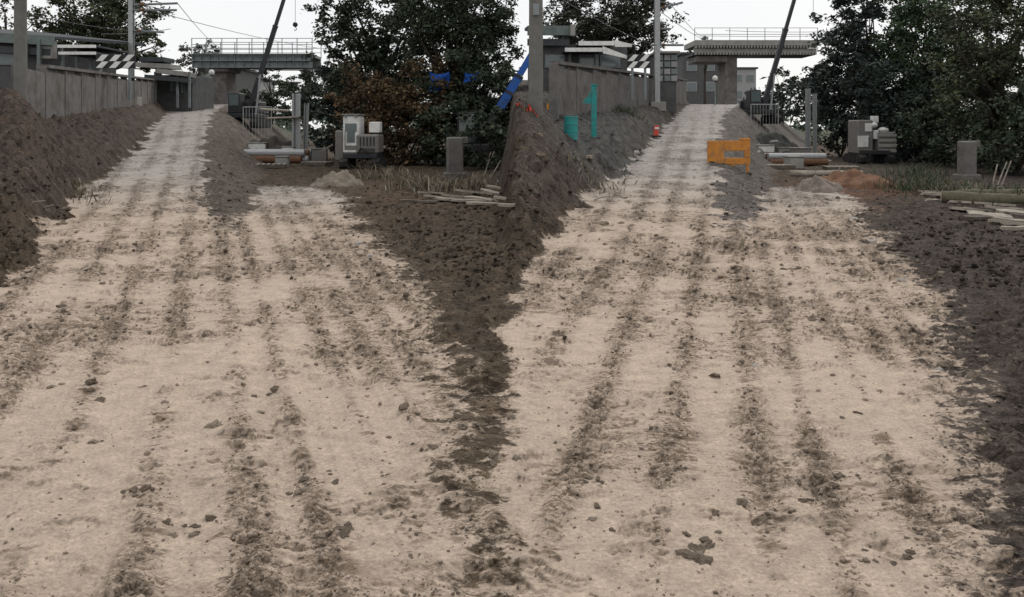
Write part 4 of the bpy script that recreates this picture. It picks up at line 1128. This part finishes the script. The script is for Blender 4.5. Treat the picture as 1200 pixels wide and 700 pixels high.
# ------------------------------------------------------------------ coloured site things
def barrier():
    d = 23.0
    g = ground_at(855, d)
    t = thing('orange_barrier', g, 'scuffed orange plastic site barrier with a slot standing on the ramp edge', 'barrier')
    def slab(x0, y0, x1, y1, name, th=.06):
        a = P(x0, y0, d); b = P(x1, y1, d)
        return MB().box(((a.x + b.x) / 2, d, (a.z + b.z) / 2), (b.x - a.x, th, a.z - b.z), None, .012).build(name, M_orange, t)
    slab(829, 165, 848, 203, 'solid_panel', .08)
    slab(848.2, 165, 879, 177, 'top_rail'); slab(872, 177.2, 879, 185, 'end_stile'); slab(848.2, 185.2, 879, 193, 'middle_rail')
    slab(848.2, 193.2, 861, 199, 'lower_block'); slab(866, 162, 879, 164.9, 'lug')
    for px in (833, 876):
        p = P(px, 200, d); zg = gz(p.x, d)
        top = P(px, 192, d).z
        MB().box((p.x, d, (top + zg) / 2 - .02), (.07, .05, max(.1, top - zg + .04))).build('leg', M_orange, t)
        MB().box((p.x, d, zg + .03), (.1, .5, .07), None, .015).build('foot', M_tyre, t)
barrier()
def drum(px, d, hpx, wpx, label):
    g = ground_at(px, d); r0 = pxm(wpx / 2, d); hh = pxm(hpx, d); z0 = surf(px, d) - .04
    t = thing('steel_drum', (g.x, g.y, z0), label, 'drum')
    MB().tube([(g.x, g.y, z0), (g.x, g.y, z0 + hh)], r0 * .96, 20).build('body', M_teal, t, False)
    for f in (.02, .34, .67, .98):
        z = z0 + hh * f
        MB().tube([(g.x, g.y, z - .02), (g.x, g.y, z), (g.x, g.y, z + .02)], [r0 * .97, r0, r0 * .97], 20).build('hoop', M_teal, t)
    MB().tube([(g.x, g.y, z0 + hh), (g.x, g.y, z0 + hh + .012)], r0 * .88, 20).build('lid', M_teal, t)
    MB().tube([(g.x + r0 * .5, g.y, z0 + hh), (g.x + r0 * .5, g.y, z0 + hh + .03)], .04, 10).build('bung', M_dsteel, t)
drum(669, 21, 27, 17, 'small scuffed teal steel drum standing on the earth bank')
def teal_post():
    d = 23.0
    g = ground_at(696, d); top = P(696, 100, d)
    t = thing('teal_post', g, 'slim teal steel post with a triangular bracket on the bank', 'post')
    MB().box((g.x, d, (top.z + g.z) / 2 - .1), (.15, .12, top.z - g.z + .2), None, .012).build('shaft', M_teal, t)
    MB().box((g.x, d, top.z + .01), (.2, .17, .03)).build('cap', M_teal, t)
    a = P(694, 106, d); b = P(683, 121, d); c = P(694, 122, d)
    MB().prism([(0, 0), (b.x - a.x, b.z - a.z), (c.x - a.x, c.z - a.z)], (0, .05, 0), (a.x - .02, d - .025, a.z), (1, 0, 0), (0, 0, 1)).build('bracket', M_teal, t)
    MB().box((g.x, d, g.z + .06), (.34, .3, .05)).build('base_plate', M_dsteel, t)
teal_post()
def red_net():
    """heap of crumpled red plastic netting: a ragged sheet of bands"""
    d = 19.0
    g = ground_at(625, d)
    t = thing('red_netting', (g.x, g.y, surf(625, d)), 'crumpled red plastic netting lying on the bank near the teal drum', 'netting')
    rr = random.Random(5)
    def strip(px0, py0, px1, py1, w):
        pts = []
        for k in range(9):
            s = k / 8; px = px0 + (px1 - px0) * s
            x = (px - 600) / F * d; y = d + rr.uniform(-.15, .15)
            base = surf(px, y)
            zt = max(P(px, py0 + (py1 - py0) * s, d).z, base + .02)
            pts.append(Vector((x, y, base + (zt - base) * rr.uniform(.35, 1.0))))
        m = MB()
        for k in range(8): m.beam(pts[k], pts[k + 1], .012, w * rr.uniform(.6, 1.2))
        vs = []
        MBm = MB()
        for k, p in enumerate(pts):
            vs += [p + Vector((0, -.01, -w / 2)), p + Vector((0, -.01, w / 2)), p + Vector((0, .01, w / 2)), p + Vector((0, .01, -w / 2))]
        fs = [(0, 1, 2, 3), (35, 34, 33, 32)]
        for k in range(8):
            for i in range(4):
                j = (i + 1) % 4; fs.append((k * 4 + i, k * 4 + 4 + i, k * 4 + 4 + j, k * 4 + j))
        MBm.add(vs, fs).build('net_band', M_red, t)
    strip(618, 152, 640, 166, .07); strip(620, 158, 636, 168, .09); strip(619, 154, 630, 164, .10); strip(604, 156, 612, 160, .07); strip(616, 147, 622, 152, .05); strip(622, 161, 640, 167, .06)
red_net()
def marker(px, py0, py1, d, label):
    g = ground_at(px, d); a = P(px, py0, d); z0 = surf(px, d)
    t = thing('marker_post', (g.x, g.y, z0), label, 'marker')
    w = pxm(6, d); hh = max(.25, a.z - z0)
    MB().box((g.x, g.y, z0 + hh / 2), (w, .05, hh), Euler((0, R(4), 0)), .01).build('blade', M_red, t)
    MB().box((g.x + .02, g.y - .028, z0 + hh * .75), (w * .8, .01, hh * .16), Euler((0, R(4), 0))).build('reflector', M_white, t)
    MB().box((g.x, g.y, z0 + .02), (w * 2, .2, .06), None, .01).build('foot', M_tyre, t)
marker(769, 147, 162, 31, 'small red marker post at the edge of the second ramp')
def disc_sign():
    d = 24.0; g = ground_at(645, d); p = P(645, 125, d)
    t = thing('amber_sign', g, 'small round amber sign on a thin post before the wall', 'sign')
    MB().tube([(p.x, d - .015, p.z), (p.x, d + .015, p.z)], pxm(4.5, d), 18).build('disc', M_amber, t)
    MB().tube([(p.x, d - .02, p.z), (p.x, d - .016, p.z)], pxm(2.6, d), 16).build('disc_face', mat('paint_amber_dark', (.5, .2, .012), .5, .1), t)
    MB().tube([(p.x, d + .03, g.z - .2), (p.x, d + .03, p.z + .05)], .02, 8).build('post', M_steel, t)
disc_sign()

# ------------------------------------------------------------------ weeds and scrub
def weeds(px, d, wpx, hpx, n, seed, cols, label):
    r = np.random.default_rng(seed)
    vs = []; fs = []; cl = []
    for i in range(n):
        pp = px + r.normal(0, wpx * .35); dd = d + r.normal(0, .7)
        b = Vector(((pp - 600) / F * dd, dd, surf(pp, dd) - .02)); hh = pxm(hpx, d) * r.uniform(.25, 1.0)
        lean = Vector((r.normal(0, .55), r.normal(0, .4), 1)).normalized() * hh
        a = r.uniform(0, 6.28); sd_ = Vector((math.cos(a), math.sin(a), 0)) * r.uniform(.008, .018)
        m_ = b + lean * .55 + Vector((0, 0, .05)); tp = b + lean + Vector((lean.x, lean.y, 0)) * .5
        o = len(vs); vs += [b - sd_, b + sd_, m_ + sd_ * .8, m_ - sd_ * .8, tp + sd_ * .1, tp - sd_ * .1]
        fs += [(o, o + 1, o + 2, o + 3), (o + 3, o + 2, o + 4, o + 5)]
        c = np.array(cols[int(r.integers(len(cols)))]) * r.uniform(.7, 1.3); cl += [c] * 6
    o = np_mesh('scrub_grass', np.array([tuple(v) for v in vs]), np.array(fs), np.array(cl), M_leaf)
    return tag(o, label, 'grass', kind='stuff')
GREEN = [(.07, .09, .05), (.09, .1, .06), (.05, .07, .045)]; DEAD = [(.2, .17, .12), (.13, .11, .07), (.1, .085, .06), (.28, .25, .2)]
weeds(505, 20.5, 70, 26, 420, 1, DEAD, 'dry grass and scrub round the planks below the tarpaulins')
weeds(555, 21, 60, 22, 260, 2, DEAD, 'dry scrub before the concrete pillar under the tarpaulins')
weeds(450, 25, 50, 22, 220, 3, DEAD, 'dry scrub beside the pale compact machine')
weeds(1085, 20.5, 75, 24, 520, 4, GREEN + DEAD[1:3], 'green weeds behind the pale planks')
weeds(1140, 19, 70, 20, 300, 5, GREEN + DEAD, 'mixed weeds round the mossy logs')
weeds(1185, 18, 50, 20, 200, 6, GREEN, 'green weeds at the end of the mossy logs')
weeds(1075, 26, 60, 26, 200, 7, GREEN, 'tall weeds below the wide dark shrub')

weeds(728, 33, 40, 14, 200, 10, GREEN, 'low green weeds along the foot of the wall by the red marker')
weeds(90, 17, 60, 14, 130, 8, DEAD, 'sparse dead stalks on the bank below the leftmost wall')
weeds(690, 18, 60, 14, 110, 9, DEAD, 'sparse dead stalks on the bank by the teal drum')
for (px, d, dx, dz) in ((52, 13.6, .32, .10), (40, 13.2, .36, .06), (118, 17.5, .3, .05), (705, 16, .3, .08)):
    p = ground_at(px, d); p.z = surf(px, d) + .05
    single(MB().tube([p - Vector((dx / 2, 0, dz / 2)), p + Vector((0, .02, .01)), p + Vector((dx / 2, 0, dz / 2))], [.012, .014, .009], 6), 'bleached_stick', M_wood, p, 'short bleached stick lying on the dark earth banks', 'stick', 'bleached sticks on the banks')

# ------------------------------------------------------------------ clods, stones, crumbs
def lump_mesh(name, seed, mt, sub=2, rough=.35, flat=.6):
    bm = bmesh.new(); bmesh.ops.create_icosphere(bm, subdivisions=sub, radius=1)
    rr = Noise(seed)
    for v_ in bm.verts:
        k = 1 + rough * float(rr(v_.co.x * 1.7 + seed, v_.co.y * 1.7 + v_.co.z * 1.3)) + rough * .5 * float(rr(v_.co.x * 4 + 3, v_.co.z * 4 + v_.co.y * 3))
        v_.co *= k; v_.co.z *= flat
    me = bpy.data.meshes.new(name); bm.to_mesh(me); bm.free(); me.materials.append(mt)
    return me
M_clod = mat('clod_dry', (.27, .22, .17), .97, .3, 2.5, .8, 6)
M_clodd = mat('clod_damp', (.17, .132, .098), .97, .3, 2.5, .8, 6)
clods = [lump_mesh('clod', s, M_clodd if s % 3 else M_clod, 2, .75, .5) for s in range(1, 8)]
stones = [lump_mesh('stone', 40 + s, M_rubble, 1, .25, .65) for s in range(3)]
def put(me, name, px, py, size, label, cat, group, dd=None):
    d = dd if dd else H * F / (py - YH)
    o = bpy.data.objects.new(name, me); COL.objects.link(o)
    o.location = ((px - 600) / F * d, d, surf(px, d) - size * .05)
    o.rotation_euler = (random.uniform(-.3, .3), random.uniform(-.3, .3), random.uniform(0, 6.28))
    o.scale = (size * random.uniform(.8, 1.3), size * random.uniform(.7, 1.1), size * random.uniform(.7, 1.1))
    return tag(o, label, cat, group)
clusters = [(405, 628, 10, 26, 14, .035, 'crumbled dark clod in the patch near the bottom edge left of centre'),
            (220, 628, 9, 24, 12, .035, 'crumbled dark clod in the patch at the lower left tyre rut'),
            (355, 578, 9, 24, 20, .035, 'crumbled dark clod in the broken patch in the near left track'),
            (690, 562, 6, 18, 8, .03, 'flaky clod at the edge of the near middle rut'),
            (820, 632, 12, 30, 22, .035, 'crumbled dark clod in the large broken patch near the bottom edge'),
            (955, 572, 10, 34, 14, .03, 'clod in the broken crust of the near second track'),
            (560, 505, 9, 40, 30, .04, 'damp clod in the dark wedge between the two tracks'),
            (160, 580, 6, 20, 14, .03, 'clod beside the outer near rut'),
            (1040, 650, 7, 30, 20, .025, 'clod near the bottom edge in the second track')]
rc = random.Random(3)
for (cx, cy, n, sx, sy, sz, lb) in clusters:
    for i in range(n):
        put(clods[rc.randrange(7)], 'earth_clod', cx + rc.gauss(0, sx * .6), cy + rc.gauss(0, sy * .6), sz * rc.uniform(.3, .85), lb, 'clod', lb + ' group')
for i in range(44):
    px = rc.uniform(20, 1180); pyy = rc.uniform(300, 640)
    put(clods[rc.randrange(7)], 'earth_clod', px, pyy, rc.uniform(.012, .026) * (1 + (640 - pyy) / 400), 'single loose earth clod scattered across the pale tracks', 'clod', 'scattered single clods')
for i in range(16):
    px = rc.choice((rc.uniform(20, 130), rc.uniform(620, 740))); dd = rc.uniform(12, 20)
    put(clods[rc.randrange(7)], 'earth_clod', px, 0, rc.uniform(.05, .12), 'large rough clod on the dark earth banks', 'clod', 'clods on the banks', dd)
for (px, pyy, s) in ((420, 287, .07), (432, 300, .06), (1000, 258, .12), (1020, 283, .1), (1056, 330, .05), (885, 430, .03), (128, 225, .06), (930, 235, .12), (1100, 432, .03), (745, 210, .12)):
    put(stones[rc.randrange(3)], 'pale_stone', px, pyy, s, 'pale stone lying loose on the earth', 'stone', 'pale loose stones')

def scatter(n, seed, dmin, dmax, smin, smax, mask, name, label):
    r = np.random.default_rng(seed)
    bm = bmesh.new(); bmesh.ops.create_icosphere(bm, subdivisions=1, radius=1)
    bv = np.array([v_.co[:] for v_ in bm.verts]); bf = np.array([[v_.index for v_ in f.verts] for f in bm.faces]); bm.free()
    pyy = r.uniform(YH + H * F / dmax, YH + H * F / dmin, n * 4); px = r.uniform(-40, 1240, n * 4); d_ = H * F / (pyy - YH)
    i = np.clip(np.searchsorted(rows, d_), 0, nr - 1); j = np.clip(np.searchsorted(cols, px), 0, nc - 1)
    keep = np.where(r.uniform(0, 1, n * 4) < mask(i, j))[0][:n]
    i, j, px, d_ = i[keep], j[keep], px[keep], d_[keep]; n = len(keep)
    s = smin * (smax / smin) ** (r.uniform(0, 1, n) ** 2.2) * np.clip(d_ / 5, .6, 2.2)
    pos = np.stack([(px - 600) / F * d_, d_, Zg[i, j] + s * .2], -1)
    jit = r.uniform(.6, 1.35, (n, len(bv), 1)); sq = r.uniform(.6, 1.3, (n, 1, 3)); sq[..., 2] *= .7
    an = r.uniform(0, 6.28, n); c_, s_ = np.cos(an), np.sin(an)
    vv = bv[None] * jit * sq
    vx = vv[..., 0] * c_[:, None] - vv[..., 1] * s_[:, None]; vy = vv[..., 0] * s_[:, None] + vv[..., 1] * c_[:, None]
    vv = np.stack([vx, vy, vv[..., 2]], -1) * s[:, None, None] + pos[:, None, :]
    ff = (bf[None] + (np.arange(n) * len(bv))[:, None, None]).reshape(-1, 3)
    gc = colr[:nr * nc].reshape(nr, nc, 3)[i, j]
    cl = gc * r.uniform(.38, 1.0, (n, 1))
    cl = np.repeat(cl[:, None], len(bv), 1).reshape(-1, 3)
    o = np_mesh(name, vv.reshape(-1, 3), ff, cl, M_heap, False, 3)
    return tag(o, label, 'earth crumbs', kind='stuff')
scatter(19000, 21, 2.5, 18, .003, .018, lambda i, j: np.clip(patch[i, j] * 1.5 - .3, .05, 1) * (.35 + .65 * dry[i, j]), 'soil_crumbs', 'fine loose soil crumbs strewn over the tracks')
scatter(4500, 22, 8, 26, .006, .026, lambda i, j: (1 - dry[i, j]), 'soil_rubble', 'coarse loose crumbs over the dark banks and slopes')

for o in list(bpy.data.objects):
    if '_o' in o: del o['_o']
